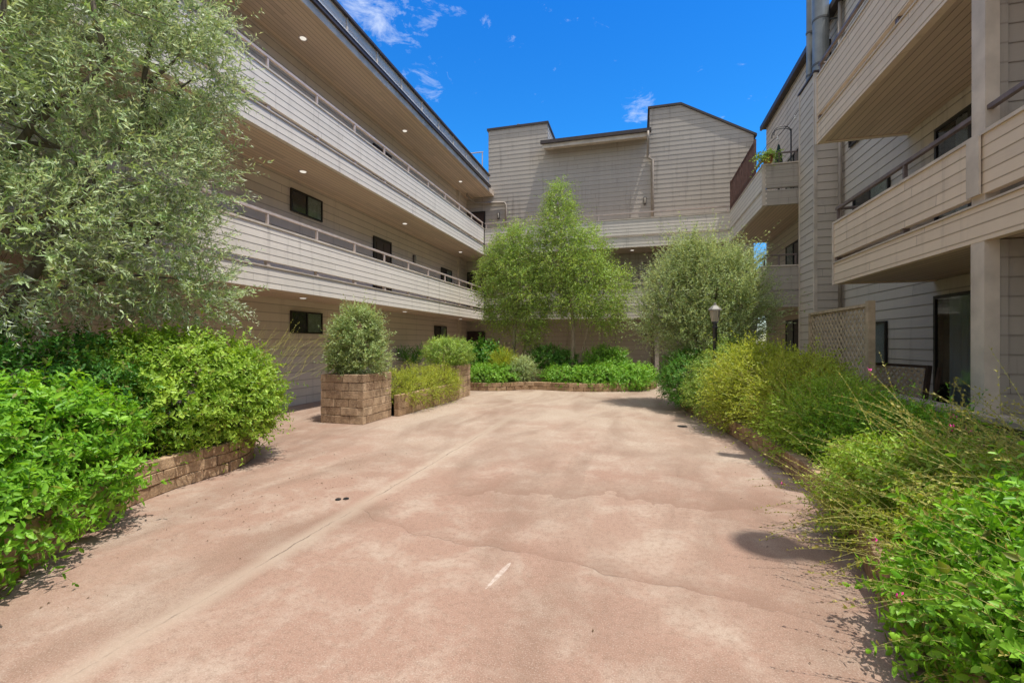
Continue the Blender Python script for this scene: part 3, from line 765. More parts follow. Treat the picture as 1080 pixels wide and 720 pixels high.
# balconies
for zf, hs, yn, yf in ((H2+.05, (0.36, 0.10, 0.58), 2.9, 9.09), (H3+.05, (0.39, 0.13, 0.72), 4.4, 9.86)):
    b = band(RW, (XR, yn), (XR, yf), (-1, 0), zf, hs, 'parapet_warm', rail='rail_dark', floor=(XR+.09, XV-.02, yn+.1, yf-.1), soffit='soffit_x', posts=2.2, rail_h=.24)
    for ye, sg in ((yf, 1), (yn, -1)):
        q = MB(); z0 = zf; f0, s0, p0 = hs
        lap(q, 'y', ye-sg*.004, sg, XR+.005, XV, zf, zf+f0, e=.125, lip=.004); lap(q, 'y', ye-sg*.004, sg, XR+.005, XV, zf+f0+s0, zf+sum(hs), e=.125, lip=.004)
        lo, hi = sorted((ye-sg*.006, ye-sg*.09)); q.box(XR+.105, XV-.002, lo, hi, zf+.001, zf+f0); q.box(XR+.105, XV-.002, lo, hi, zf+f0+s0+.001, zf+sum(hs))
        q.build('end_parapet', M['parapet_warm'], b)
        q = MB(); q.box(XR-.02, XR+.045, min(ye-sg*.035, ye+sg*.016), max(ye-sg*.035, ye+sg*.016), zf-.003, zf+sum(hs)+.0); q.build('corner_trim', M['trim'], b)
        q = MB(); q.tube([(XR+.05, ye-sg*.05, zf+sum(hs)+.26), (XV-.02, ye-sg*.05, zf+sum(hs)+.26)], .024, 8); q.build('railing', M['rail_dark'], b)
# vertical batten on the near parapet (second floor)
mb = MB(); mb.box(XR-.035, XR-.016, 5.55, 5.73, H2+.05+.46, H2+.05+1.04); mb.build('batten', M['trim'], RW)
# dividing walls with posts
for i, (z0, z1) in enumerate(((0, H2+.06), (H2+.29, H3+.06), (H3+.29, 7.9))):
    mb = MB(); x0 = XR+.13
    lap(mb, 'y', 5.58, -1, x0, XV, z0, z1); mb.box(x0, XV-.002, 5.581, 5.70, z0+.001, z1); mb.build('dividing_wall', M['siding'], RW)
    mb = MB(); mb.box(XR+.012 if i else XR+.004, XR+.128, 5.54, 5.73, z0+.002, z1-.006); mb.build('post', M['trim'], RW)
    mb = MB(); mb.box(XR+.132, XR+.20, 5.552, 5.562, z0+.002, z1-.006); mb.build('corner_trim', M['siding'], RW)
pipe(RW, [(4.63, 12.45, 0), (4.63, 12.45, 9.5)], .045)
# far balconies and their near ends
for i, zf in enumerate((H2, H3)):
    hs = (0.40, 0.06, 0.62)
    b = band(RW, (XR, 13.7), (XR, YB-.004), (-1, 0), zf, hs, 'parapet', rail='rail_dark', floor=(XR+.09, XV-.02, 13.79, 18.9), soffit='soffit_x', posts=1.5, rail_h=.24)
    q = MB()
    lap(q, 'y', 13.7-.004+.008, -1, XR+.005, 4.17, zf, zf+hs[0], e=.125, lip=.004); lap(q, 'y', 13.704, -1, XR+.005, 4.17, zf+.46, zf+1.08, e=.125, lip=.004)
    q.box(XR+.105, 4.16, 13.706, 13.79, zf+.001, zf+.40); q.box(XR+.105, 4.16, 13.706, 13.79, zf+.461, zf+1.08)
    q.build('end_parapet', M['siding'], b)
    q = MB(); q.box(XR-.018, XR+.06, 13.682, 13.76, zf-.003, zf+1.084); q.build('corner_trim', M['trim'], b)
    q = MB(); q.box(XR-.03, 4.148, 13.68, 13.80, zf+1.086, zf+1.122); q.build('coping', M['trim'], b)
    q = MB(); q.tube([(XR+.03, 13.74, zf+1.4), (4.1, 13.74, zf+1.4)], .022, 8)
    for xx in (XR+.4, 4.08): q.tube([(xx, 13.74, zf+1.12), (xx, 13.74, zf+1.4)], .02, 6)
    q.build('railing', M['rail_dark'], b)
# tall barred screen on the third-floor balcony edge
mb = MB(); zf = H3+1.12
y = 14.75
while y < 18.2:
    mb.box(XR+.02, XR+.04, y-.008, y+.008, zf, zf+1.02+0.0); y += .055
for zz in (zf+.04, zf+1.02): mb.box(XR+.012, XR+.048, 14.7, 18.25, zz, zz+.045)
for yy in (14.7, 18.22): mb.box(XR+.0, XR+.06, yy-.035, yy+.035, zf, zf+1.1)
for k in range(3): mb.box(XR+.0, XR+.06, 15.5+k*.88, 15.56+k*.88, zf, zf+1.04)
mb.build('privacy_screen', M['mesh_rail'], RW)
# windows and sliding doors of the right wing
def slider(y0, y1, z0, z1, curtain='curtain', amount=(0.45, 1.0)):
    f = MB(); x = XV-.016; fr = .05
    f.box(x-.07, x, y0, y0+fr, z0, z1); f.box(x-.07, x, y1-fr, y1, z0, z1); f.box(x-.07, x, y0+fr, y1-fr, z1-fr, z1); f.box(x-.07, x, y0+fr, y1-fr, z0, z0+fr)
    m = (y0+y1)/2; f.box(x-.068, x-.002, m-.035, m+.035, z0+fr, z1-fr)
    o = f.build('sliding_door', M['frame'], RW)
    b = MB(); b.box(x-.004, x-.001, y0+fr, y1-fr, z0+fr, z1-fr); b.build('dark_interior', M['pane'], o)
    c = MB(); n = 60; a0 = y0+fr+(y1-y0-2*fr)*amount[0]; a1 = y0+fr+(y1-y0-2*fr)*amount[1]
    for k in range(n):
        ya, yb = a0+(a1-a0)*k/n, a0+(a1-a0)*(k+1)/n
        fx = lambda yy: x-.024+.014*math.sin(yy*46+math.sin(yy*9)*1.5)
        c.quad((fx(ya), ya, z0+fr), (fx(yb), yb, z0+fr), (fx(yb), yb, z1-fr), (fx(ya), ya, z1-fr))
    c.build('curtain', M[curtain], o, smooth=True)
    g = MB(); g.box(x-.052, x-.048, y0+fr, m-.035, z0+fr, z1-fr); g.box(x-.052, x-.048, m+.035, y1-fr, z0+fr, z1-fr); g.build('pane', M['glass'], o)
    return o
slider(7.0, 8.95, 0.06, 2.2, 'white_curtain', (0.1, 0.86))
slider(7.3, 8.93, H2+.29, H2+.29+2.2, 'curtain', (0.0, 0.75))
slider(6.6, 8.6, H3+.29, H3+.29+2.2)
window(RW, 'x', XV-.016, -1, 10.5, 11.25, 1.0, 1.87, split=False, left='white_curtain')
window(RW, 'x', XV-.016, -1, 10.4, 11.9, 3.75, 4.72, left='blind', right='pane')
window(RW, 'x', XV-.016, -1, 11.5, 12.1, 5.9, 6.9, split=False, left='pane')
window(RW, 'x', XV-.016, -1, 13.2, 14.3, 8.2, 9.1, left='pane', right='blind')
for zf in (0, H2, H3): window(RW, 'x', XV-.016, -1, 15.3, 16.7, zf+.9, zf+2.15, left='pane', right='blind')
wall_lamp(RW, XV-.016, 14.6, H2+2.2, -1, 0)

# ================================================================== planters, beds, walls
def resample(path, step):
    pts = [Vector((p[0], p[1])) for p in path]; out = []
    # Catmull-Rom for a soft curve
    ext = [pts[0]*2-pts[1]]+pts+[pts[-1]*2-pts[-2]]; dense = []
    for i in range(1, len(ext)-2):
        for k in range(16):
            t = k/16; p0, p1, p2, p3 = ext[i-1:i+3]
            dense.append(0.5*((2*p1)+(p2-p0)*t+(2*p0-5*p1+4*p2-p3)*t*t+(3*p1-p0-3*p2+p3)*t**3))
    dense.append(pts[-1]); acc = 0; out = [dense[0]]
    for a, b in zip(dense, dense[1:]):
        L = (b-a).length
        while acc+L >= step:
            a = a.lerp(b, (step-acc)/L); L = (b-a).length; acc = 0; out.append(a.copy())
        acc += L
    return out
def block_run(mb, path, z0, courses, ch, bl, th, jit=0.004, straight=False):
    for c in range(courses):
        half = bl/2
        pts = resample(path, half) if not straight else None
        if straight:
            a = Vector(path[0]); b = Vector(path[1]); n = max(1, round((b-a).length/half)); pts = [a.lerp(b, k/n) for k in range(n+1)]
        i = c % 2
        if i == 1:
            p, q = pts[0], pts[1]; tg = (q-p).normalized(); mb.cur = R.random(); mb.obox((p+q)/2, tg, Vector((-tg.y, tg.x)), (q-p).length-.006, th, z0+c*ch+.003, z0+(c+1)*ch-.003, jit)
        while i+1 < len(pts):
            p = pts[i]; q = pts[min(i+2, len(pts)-1)]; tg = (q-p)
            L = tg.length; tg = tg.normalized(); mb.cur = R.random()
            mb.obox((p+q)/2, tg, Vector((-tg.y, tg.x)), L-.007, th+R.uniform(-.008, .008), z0+c*ch+.003, z0+(c+1)*ch-.003, jit); i += 2

def square_planter(label, x0, x1, y0, y1, h, courses):
    root = thing('brick_planter', label, 'planter', ((x0+x1)/2, (y0+y1)/2, 0), 'square block planters beside the left gallery')
    mb = MB(); th = .11; ch = h/courses
    t = th/2
    for c in range(courses):
        # sides alternate at the corners
        e = th if c % 2 else 0.0
        sub = [((x0+e, y0+t), (x1-e, y0+t)), ((x0+e, y1-t), (x1-e, y1-t)), ((x0+t, y0+th-e), (x0+t, y1-th+e)), ((x1-t, y0+th-e), (x1-t, y1-th+e))]
        for a, b in sub:
            a = Vector(a); b = Vector(b); n = max(2, round((b-a).length/.29)); tg = (b-a).normalized(); off = R.uniform(-.05, .05)
            cuts = [0]+[(k+off*2)/n for k in range(1, n)]+[1]
            for k in range(n):
                p = a.lerp(b, cuts[k]); q = a.lerp(b, cuts[k+1]); mb.cur = R.random()
                mb.obox((p+q)/2, tg, Vector((-tg.y, tg.x)), (q-p).length-.006, th+R.uniform(-.006, .006), c*ch+.003, (c+1)*ch-.004, .003)
    mb.build('blocks', M['block'], root, bevel=.006, tint=True)
    m = MB(); m.box(x0+.02, x1-.02, y0+.02, y0+.09, 0.0, h-.02); m.box(x0+.02, x1-.02, y1-.09, y1-.02, 0.0, h-.02); m.box(x0+.02, x0+.09, y0+.09, y1-.09, 0, h-.02); m.box(x1-.09, x1-.02, y0+.09, y1-.09, 0, h-.02)
    m.build('mortar', M['mortar'], root)
    s = MB(); s.box(x0+.092, x1-.092, y0+.092, y1-.092, h-.2, h-.07); s.build('soil', M['soil'], root)
    return root
def curved_bed(label, path, h, courses, bl, back=None, mat='block_red', fill_h=None, cat='planter bed', name='block_bed'):
    root = thing(name, label, cat, (path[len(path)//2][0], path[len(path)//2][1], 0))
    mb = MB(); block_run(mb, path, 0, courses, h/courses, bl, .12); mb.build('blocks', M[mat], root, bevel=.006, tint=True)
    pts = resample(path, .12); m = MB()
    for a, b in zip(pts, pts[1:]):
        tg = (b-a).normalized(); nn = Vector((-tg.y, tg.x)); a2, b2 = a-tg*.01, b+tg*.01
        m.hexa([(*(a2-nn*.035), 0), (*(b2-nn*.035), 0), (*(b2+nn*.035), 0), (*(a2+nn*.035), 0), (*(a2-nn*.035), h-.025), (*(b2-nn*.035), h-.025), (*(b2+nn*.035), h-.025), (*(a2+nn*.035), h-.025)])
    m.build('mortar', M['mortar'], root)
    ring = [(p.x, p.y, (fill_h or h-.06)) for p in pts]+[(q[0], q[1], (fill_h or h-.06)) for q in (back or [])]
    s = MB(); s.poly(ring); s.build('soil', M['soil'], root)
    return root

square_planter('square brown block planter nearest the camera on the left, silvery bush growing in it', -5.53, -4.65, 7.02, 7.98, .88, 6)
square_planter('farther square block planter on the left, rounded green bush growing in it', -5.25, -4.42, 10.9, 11.75, .86, 6)
low = thing('brick_planter', 'low block planter between the two square planters, filled with yellow-green grassy plants', 'planter', (-4.9, 9.4, 0))
mb = MB(); block_run(mb, [(-4.56, 8.0), (-4.44, 10.88)], 0, 3, .14, .29, .11, straight=True); mb.build('blocks', M['block_red'], low, bevel=.006, tint=True); mb = MB(); block_run(mb, [(-5.4, 8.0), (-5.3, 10.88)], 0, 3, .14, .29, .11, straight=True)
mb.build('blocks', M['block_red'], low, bevel=.006, tint=True)
mb = MB(); mb.quad((-5.36, 8, .34), (-4.6, 8, .34), (-4.48, 10.88, .34), (-5.26, 10.88, .34)); mb.build('soil', M['soil'], low)

curved_bed('curved block bed in the left foreground holding the leafy bushes', [(-2.9, -1.0), (-3.2, .6), (-3.66, 1.78), (-4.28, 2.75), (-4.48, 3.5), (-4.46, 4.1), (-4.75, 4.7), (-5.3, 5.0), (-6.2, 5.0)], .33, 3, .30, back=[(-6.2, -1.0)])
curved_bed('low curved block edging along the right side of the court', [(1.05, -1.2), (1.2, 1.2), (1.35, 2.9), (1.62, 4.2), (1.66, 5.6), (1.5, 7.5), (1.24, 9.2), (1.05, 10.5), (1.0, 12.0), (1.25, 13.1), (1.9, 13.5), (3.2, 13.55)], .24, 2, .28, back=[(3.2, -1.2)])
curved_bed('low curved block bed at the far end under the pair of slender trees', [(-5.6, 13.4), (-5.0, 13.0), (-4.3, 12.95), (-3.75, 13.2), (-3.4, 13.62), (-2.8, 13.66), (-1.6, 13.5), (-.5, 13.9), (.3, 14.6), (.55, 15.4), (.3, 16.4), (-.4, 17.0)], .24, 2, .28, back=[(-5.6, 17.0)])
tier = thing('block_wall', 'short raised block wall inside the far bed behind the green ground cover', 'wall', (-2.9, 14.7, 0))
mb = MB(); block_run(mb, [(-3.9, 14.5), (-1.8, 14.7)], 0, 4, .14, .29, .14, straight=True); mb.build('blocks', M['block_red'], tier, bevel=.006, tint=True)

# patio wall of the right wing
pw = thing('patio_wall', 'low stained patio wall with a pale concrete cap behind the right-hand bushes', 'wall', (3.3, 6.5, 0))
mb = MB(); mb.box(3.24, 3.36, 1.5, 10.25, 0, .68); mb.box(3.36, XV-.02, 10.13, 10.25, 0, .68); mb.build('wall', M['render'], pw, bevel=.008)
mb = MB()
y = 1.5
while y < 10.2:
    mb.box(3.19, 3.41, y, min(y+1.48, 10.28), .682, .755); y += 1.487
mb.build('capping', M['capstone'], pw, bevel=.012)

def lattice_panel(mb, o, u, v, w, h, fr=.05, sp=.105, sw=.034, th=.008):
    """o = lower corner, u,v unit vectors in the panel, slats inside frame"""
    o = Vector(o); u = Vector(u); v = Vector(v); n = u.cross(v).normalized()
    def strip(p, q, wd, off):
        p = Vector(p); q = Vector(q); d = (q-p).normalized(); s = n.cross(d)*wd/2
        a = n*off; b = n*(off+th)
        mb.hexa([tuple(p-s+a), tuple(q-s+a), tuple(q+s+a), tuple(p+s+a), tuple(p-s+b), tuple(q-s+b), tuple(q+s+b), tuple(p+s+b)])
    k = -h
    while k < w:
        x0 = max(0, k); x1 = min(w, k+h)
        if x1-x0 > .03:
            strip(o+u*x0+v*(x0-k), o+u*x1+v*(x1-k), sw, 0); strip(o+u*x0+v*(h-(x0-k)), o+u*x1+v*(h-(x1-k)), sw, th+.001)
        k += sp*1.414
lp = thing('lattice_screen', 'tall tan wooden lattice screen standing on the patio wall', 'lattice', (3.3, 9, .75))
mb = MB(); lattice_panel(mb, (3.28, 7.86, .76), (0, 1, 0), (0, 0, 1), 2.32, 1.22, sp=.10, sw=.042); mb.build('lattice', M['lattice'], lp)
mb = MB(); mb.box(3.255, 3.345, 7.80, 7.89, .756, 2.06); mb.box(3.255, 3.345, 10.16, 10.22, .756, 2.02); mb.box(3.26, 3.34, 7.892, 10.158, 1.98, 2.025); mb.box(3.26, 3.34, 7.892, 10.158, .757, .80); mb.build('frame', M['lattice'], lp)
lp = thing('lattice_screen', 'small dark-framed lattice panel leaning behind the patio wall', 'lattice', (3.9, 7.9, 0))
mb = MB(); uu = Vector((.25, -.97, 0)).normalized(); vv = Vector((.12, .03, .99)).normalized(); vv = (vv-uu*vv.dot(uu)).normalized()
o0 = Vector((3.62, 8.75, .03)); lattice_panel(mb, o0, uu, vv, .95, 1.06, sp=.075, sw=.028); mb.build('lattice', M['lattice'], lp)
mb = MB(); e1 = o0+uu*1.0
mb.bar(e1, e1+vv*1.1, .05, .06); mb.bar(e1+uu*.10+Vector((.02, 0, 0)), e1+uu*.10+vv*1.08+Vector((.05, 0, 0)), .035, .05); mb.bar(o0-uu*.03+vv*1.08, e1-uu*.03+vv*1.08, .04, .04); mb.bar(o0-uu*.03, o0-uu*.03+vv*1.06, .04, .05); mb.build('frame', M['dark_wood'], lp)

# street lamp
sl_ = thing('garden_lamp', 'short black post lamp with a pale glass lantern among the right-hand bushes', 'lamp', (1.42, 9.35, 0))
mb = MB(); mb.lathe((1.42, 9.35, 0), [(.09, 0), (.09, .05), (.055, .12), (.04, .2), (.036, 1.70), (.05, 1.72), (.05, 1.75), (.03, 1.79), (.065, 1.84)], 14); mb.build('pole', M['pole'], sl_, smooth=True)
mb = MB(); mb.lathe((1.42, 9.35, 1.84), [(.062, 0), (.085, .12), (.095, .20), (.095, .215)], 6); mb.build('lantern', M['lamp_glass'], sl_)
mb = MB(); mb.lathe((1.42, 9.35, 2.056), [(.125, 0), (.12, .02), (.06, .08), (.028, .10), (.022, .14), (.005, .15)], 6)
mb.build('lamp_cap', plain('weathered_zinc', (.20, .19, .165), .5, .4), sl_)

# drain covers
def drain(label, x, y, r):
    o = thing('drain_cover', label, 'drain', (x, y, 0)); mb = MB(); mb.lathe((x, y, .003), [(r, 0), (r, .006), (r*.86, .008), (r*.86, .004), (.01, .004)], 18)
    for k in range(-2, 3): mb.box(x-r*.7, x+r*.7, y+k*r*.3-.006, y+k*r*.3+.006, .0075, .0105)
    mb.build('grate', M['iron'], o)
drain('left-hand one of two small dark drain grates set close together in the pavement', -2.66, 3.62, .026); drain('right-hand one of two small dark drain grates set close together in the pavement', -2.60, 3.655, .026); drain('dark drain cover in the shade beside the right-hand bushes', .75, 8.35, .085)

# leaf litter
mb = MB()
def litter(n, fx):
    for k in range(n):
        x, y = fx(); a = R.uniform(0, 6.28); s = R.uniform(.004, .012); z = .004
        mb.quad((x+s*math.cos(a), y+s*math.sin(a), z), (x-s*.4*math.sin(a), y+s*.4*math.cos(a), z+s*.3), (x-s*math.cos(a), y-s*math.sin(a), z+.001), (x+s*.4*math.sin(a), y-s*.4*math.cos(a), z+s*.4))
litter(160, lambda: (R.uniform(-4.2, -3.0)+abs(R.gauss(0, .2)), R.uniform(1.6, 5.4)))
litter(160, lambda: (1.55-abs(R.gauss(0, .28)), R.uniform(1.8, 9.5)))
litter(30, lambda: (R.uniform(-3.5, 1.2), R.uniform(1.6, 9)))
litter(50, lambda: (R.uniform(-4.4, -4.0), R.uniform(7, 12)))
tag(mb.build('leaf_litter', M['litter']), 'scattered dry leaf litter on the pavement', 'leaf litter', kind='stuff')

# ================================================================== PLANTS
def in_right(P): return (P[:, 0] < 3.18)
# --- left foreground
tree('olive_tree', 'large grey-green olive tree filling the upper left, its trunk leaning in from the left', 'tree', (-5.95, 1.9, .3), (-5.5, 3.9, 3.9), .085,
     [(-5.45, 3.3, 3.3, .95, 1.15, .95), (-5.5, 2.3, 4.1, .95, 1.1, 1.1), (-5.35, 3.6, 4.5, .85, .95, 1.0), (-5.4, 3.9, 2.5, .72, .85, .75), (-5.3, 2.6, 2.4, .85, 1.0, .75),
      (-5.55, 4.35, 3.6, .62, .62, .7), (-5.5, 3.0, 5.4, .9, 1.1, .9), (-5.2, 1.4, 3.2, .9, .9, 1.0), (-5.35, 4.3, 2.1, .5, .55, .45), (-5.5, 4.2, 4.7, .55, .6, .55), (-5.05, 3.9, 5.3, .6, .6, .55), (-5.0, 4.15, 4.55, .42, .5, .45)],
     20, 6200, (.20, .48), 9, (.078, .0215), M['olive_leaf'], M['bark'], up=.3, out=.8, rnd=.5, droop=.12, opp=True, gap=-.28, wl=.7, shell=.4, ang=.65,
     extra_trunks=[((-5.75, 2.1, 1.0), (-5.2, 2.6, 4.4), .055), ((-5.85, 2.0, .5), (-5.45, 4.2, 2.9), .05), ((-5.95, 2.2, 1.6), (-5.62, 2.79, 3.0), .055), ((-5.65, 2.77, 2.97), (-4.75, 3.08, 4.1), .045), ((-5.6, 2.7, 2.4), (-4.85, 3.5, 3.1), .03)])
def hedge_stalks(F):
    n = 90; P = np.stack([NR.uniform(-5.5, -4.15, n), NR.uniform(4.3, 5.5, n), NR.uniform(.9, 1.35, n)], 1)
    D = unit(np.array([.45, .35, .75])+NR.normal(size=(n, 3))*.22); make_stalks(F, P, D, NR.uniform(.3, .58, n), np.full(n, .05), seeds=9, r=.002, sl=.014, sw=.006)
shrub('leafy_shrub', 'bright leafy bush nearest the camera in the left bed, hanging over its block edge', 'shrub', (-4.5, 2.1, .3),
      [(-4.6, 2.3, .70, .70, .72, .46), (-4.25, 1.7, .60, .62, .7, .44), (-4.9, 1.5, .8, .7, .8, .5), (-4.6, 2.75, .62, .40, .4, .32), (-3.8, 1.1, .58, .55, .7, .44), (-4.10, 2.3, .38, .36, .5, .30), (-3.72, 1.6, .34, .34, .55, .30), (-3.45, 1.0, .34, .34, .5, .3)],
      4000, (.10, .22), 5, (.072, .033), M['lush_leaf'], up=.45, out=.9, rnd=.4, droop=.28, opp=True, rich=True, shell=.55, gap=-.75, wl=.4, ang=1.0)
shrub('leafy_shrub', 'rounded yellow-green bush at the far corner of the left bed, tallest of its bushes', 'shrub', (-4.9, 4.2, .3),
      [(-5.1, 4.15, .94, .72, .9, .58), (-4.85, 4.45, .76, .55, .6, .46), (-5.3, 3.8, 1.02, .6, .7, .50), (-4.74, 3.75, .70, .42, .5, .36), (-4.62, 4.3, .6, .33, .45, .34)],
      3600, (.12, .28), 6, (.066, .029), M['lime_leaf'], up=.5, out=.9, rnd=.42, droop=.22, opp=True, rich=True, shell=.55, gap=-.75, wl=.4, ang=.95, stalks=hedge_stalks)
shrub('leafy_shrub', 'darker green bush at the back of the left bed under the olive tree', 'shrub', (-5.6, 3.0, .3),
      [(-5.5, 3.0, .95, .65, .8, .55), (-5.4, 2.2, .95, .7, .8, .55), (-5.75, 3.7, .9, .45, .5, .45), (-4.95, 3.1, .8, .4, .5, .38)], 2600, (.15, .3), 6, (.062, .026), M['dark_leaf'], up=.5, rnd=.45, droop=.2, rich=True, gap=-.7, wl=.4)

# --- square planters
shrub('round_shrub', 'silvery grey-green rounded bush in the nearest square planter', 'shrub', (-5.08, 7.5, .8),
      [(-5.10, 7.5, 1.45, .46, .46, .48), (-5.02, 7.45, 1.78, .30, .32, .28), (-4.95, 7.5, 1.2, .42, .45, .32), (-5.22, 7.5, 1.22, .40, .4, .30), (-5.4, 7.3, 1.08, .18, .2, .12)],
      2100, (.11, .27), 6, (.066, .022), M['silver_leaf'], up=.55, rnd=.45, droop=.05, gap=-.3, wl=.35, shell=.4, ang=.7)
shrub('round_shrub', 'small dense green bush in the farther square planter', 'shrub', (-4.85, 11.3, .8),
      [(-4.85, 11.3, 1.12, .62, .55, .38), (-4.65, 11.2, 1.2, .4, .4, .3), (-5.1, 11.3, 1.2, .42, .42, .32)], 1500, (.10, .2), 6, (.055, .02), M['birch_leaf'], up=.5, gap=-.7, wl=.35, shell=.4)
shrub('grassy_shrub', 'yellow-green grassy plants spilling from the low block planter', 'shrub', (-4.9, 9.4, .33),
      [(-4.85, 8.5, .48, .42, .55, .32), (-4.8, 9.4, .50, .45, .6, .34), (-4.72, 10.3, .48, .42, .6, .32), (-4.55, 9.0, .4, .28, .8, .24), (-4.48, 10.0, .4, .25, .8, .22)],
      2300, (.14, .32), 6, (.055, .012), M['yellow_leaf'], up=.9, rnd=.4, droop=.3, shell=.45, gap=-.8, wl=.4, opp=True, ang=.6)
# potted palm by the wall
pp = thing('potted_palm', 'dark potted palm standing against the left gallery wall', 'potted plant', (-7.1, 13.4, 0))
mb = MB(); mb.lathe((-7.1, 13.4, 0), [(.14, 0), (.19, .30), (.21, .30), (.21, .36), (.17, .36), (.16, .32)], 16); mb.build('pot', M['gutter'], pp, smooth=False)
F = Fol(); n = 12
for k in range(n):
    az = k*2.4; el = R.uniform(1.0, 1.45); D = np.array([[math.cos(az)*math.cos(el), math.sin(az)*math.cos(el), math.sin(el)]])
    F.twigs(np.array([[-7.1, 13.4, .35]]), D, np.array([R.uniform(1.1, 1.5)]), 16, .30, .035, ang=.8, droop=.28, bare=.35, stem_r=.008, segs=6, jit=.1)
F.build(pp, M['dark_leaf'], M['stem'])
# thin stake by the farther planter
st = thing('plant_stake', 'thin pale stake leaning beside the farther square planter', 'stake', (-5.35, 11.1, .3)); mb = MB(); mb.tube([(-5.38, 11.05, .0), (-5.28, 11.1, 1.32)], .012, 6); mb.build('stake', M['rail'], st)

# --- far bed
tree('slender_tree', 'left-hand slender tree of the pair in the far bed, lower and bushier', 'tree', (-4.0, 15.0, .2), (-3.95, 15.2, 4.6), .07,
     [(-4.15, 15.2, 3.9, .95, .85, .95), (-3.7, 15.1, 3.2, .85, .8, .85), (-4.65, 15.3, 3.1, .75, .7, .85), (-4.2, 15.0, 4.7, .5, .55, .65), (-3.85, 15.1, 5.0, .40, .45, .62), (-4.55, 15.3, 2.45, .6, .6, .5), (-3.45, 15.1, 2.35, .5, .55, .5), (-4.9, 15.2, 3.6, .5, .5, .5), (-4.75, 15.2, 4.2, .42, .45, .6), (-3.5, 15, 1.7, .3, .3, .45)],
     12, 5800, (.25, .60), 8, (.078, .036), M['birch_leaf'], M['pale_bark'], up=.35, out=.6, rnd=.5, droop=.36, gap=-.08, wl=.62, shell=.4, extra_trunks=[((-3.98, 15.2, .25), (-3.5, 15.1, 3.6), .04)], group='slender trees in the far bed')
tree('slender_tree', 'right-hand slender tree of the pair in the far bed, taller with a pointed top', 'tree', (-2.05, 14.8, .2), (-2.45, 15.1, 5.6), .075,
     [(-2.4, 15.0, 4.2, .95, .85, 1.0), (-1.7, 15.0, 3.6, .85, .8, .9), (-2.55, 15.1, 5.3, .62, .6, .75), (-2.5, 15.1, 5.95, .38, .38, .75), (-2.45, 15.1, 6.25, .3, .3, .55), (-1.25, 15.0, 2.9, .8, .75, .8), (-2.75, 15.0, 3.1, .7, .7, .8), (-1.9, 14.9, 2.75, .65, .7, .55), (-.95, 15.0, 2.3, .5, .5, .5), (-1.5, 15.1, 4.5, .55, .5, .7), (-.75, 15.0, 3.2, .55, .55, .65)],
     13, 6200, (.25, .60), 8, (.078, .036), M['birch_leaf'], M['pale_bark'], up=.35, out=.6, rnd=.5, droop=.34, gap=-.08, wl=.62, shell=.4, extra_trunks=[((-1.95, 14.95, .2), (-1.4, 15.0, 3.8), .035)], group='slender trees in the far bed')
P_, N_ = None, None
shrub('ground_cover', 'bright green leafy ground cover mounded over the right part of the far bed', 'ground cover', (-1, 14.8, .2),
      [(-2.2, 14.2, .34, .75, .55, .34), (-1.2, 14.2, .36, .9, .6, .36), (-.3, 14.6, .36, .75, .65, .34), (.1, 15.3, .34, .5, .7, .36), (-1.0, 15.0, .45, 1.1, .7, .42), (-1.7, 14.0, .22, .9, .5, .26), (-.5, 14.2, .22, .8, .45, .26)],
      3600, (.10, .24), 5, (.075, .035), M['cover_leaf'], up=.7, rnd=.5, droop=.25, gap=-.9, wl=.4, shell=.5)['kind'] = 'stuff'
shrub('low_shrub', 'low green mound at the left end of the far bed beside the square planter', 'shrub', (-4.4, 13.4, .2), [(-4.5, 13.3, .38, .6, .4, .34), (-4.0, 13.55, .38, .45, .4, .32)], 1100, (.1, .22), 5, (.06, .028), M['cover_leaf'], up=.6, gap=-.8, shell=.5)
shrub('leafy_shrub', 'big-leaved dark bush against the gallery at the left end of the far bed', 'shrub', (-4.9, 14.6, .2), [(-4.9, 14.5, .95, .55, .5, .45), (-4.6, 14.3, .7, .5, .5, .4), (-5.2, 14.5, .6, .5, .4, .4)], 700, (.15, .3), 5, (.13, .06), M['dark_leaf'], up=.5, gap=-.7, rich=True, shell=.45)
shrub('grassy_shrub', 'spiky yellow-green clump in front of the left slender tree', 'shrub', (-4.15, 14.0, .2), [(-4.15, 13.95, .6, .32, .3, .4)], 420, (.3, .55), 5, (.16, .014), M['yellow_leaf'], up=1.3, rnd=.35, droop=.25, shell=.1, ang=.35)
shrub('leafy_shrub', 'pale round bush just right of the spiky clump in the far bed', 'shrub', (-3.55, 13.95, .2), [(-3.55, 13.95, .55, .45, .4, .42)], 900, (.1, .22), 5, (.06, .024), M['tip_leaf'], up=.5, gap=-.8, shell=.45)
shrub('leafy_shrub', 'dark green bush between the two slender trunks in the far bed', 'shrub', (-2.9, 15.0, .2), [(-2.9, 14.95, .85, .65, .45, .42), (-2.35, 15.0, .75, .45, .4, .35)], 900, (.15, .3), 5, (.085, .038), M['dark_leaf'], up=.5, gap=-.7, shell=.4)
shrub('leafy_shrub', 'green bush rising behind the ground cover right of the taller slender tree', 'shrub', (-1.15, 15.3, .2), [(-1.15, 15.2, .85, .6, .45, .38), (-.75, 15.2, .95, .4, .35, .22)], 800, (.15, .28), 5, (.075, .035), M['cover_leaf'], up=.5, gap=-.7, shell=.4)

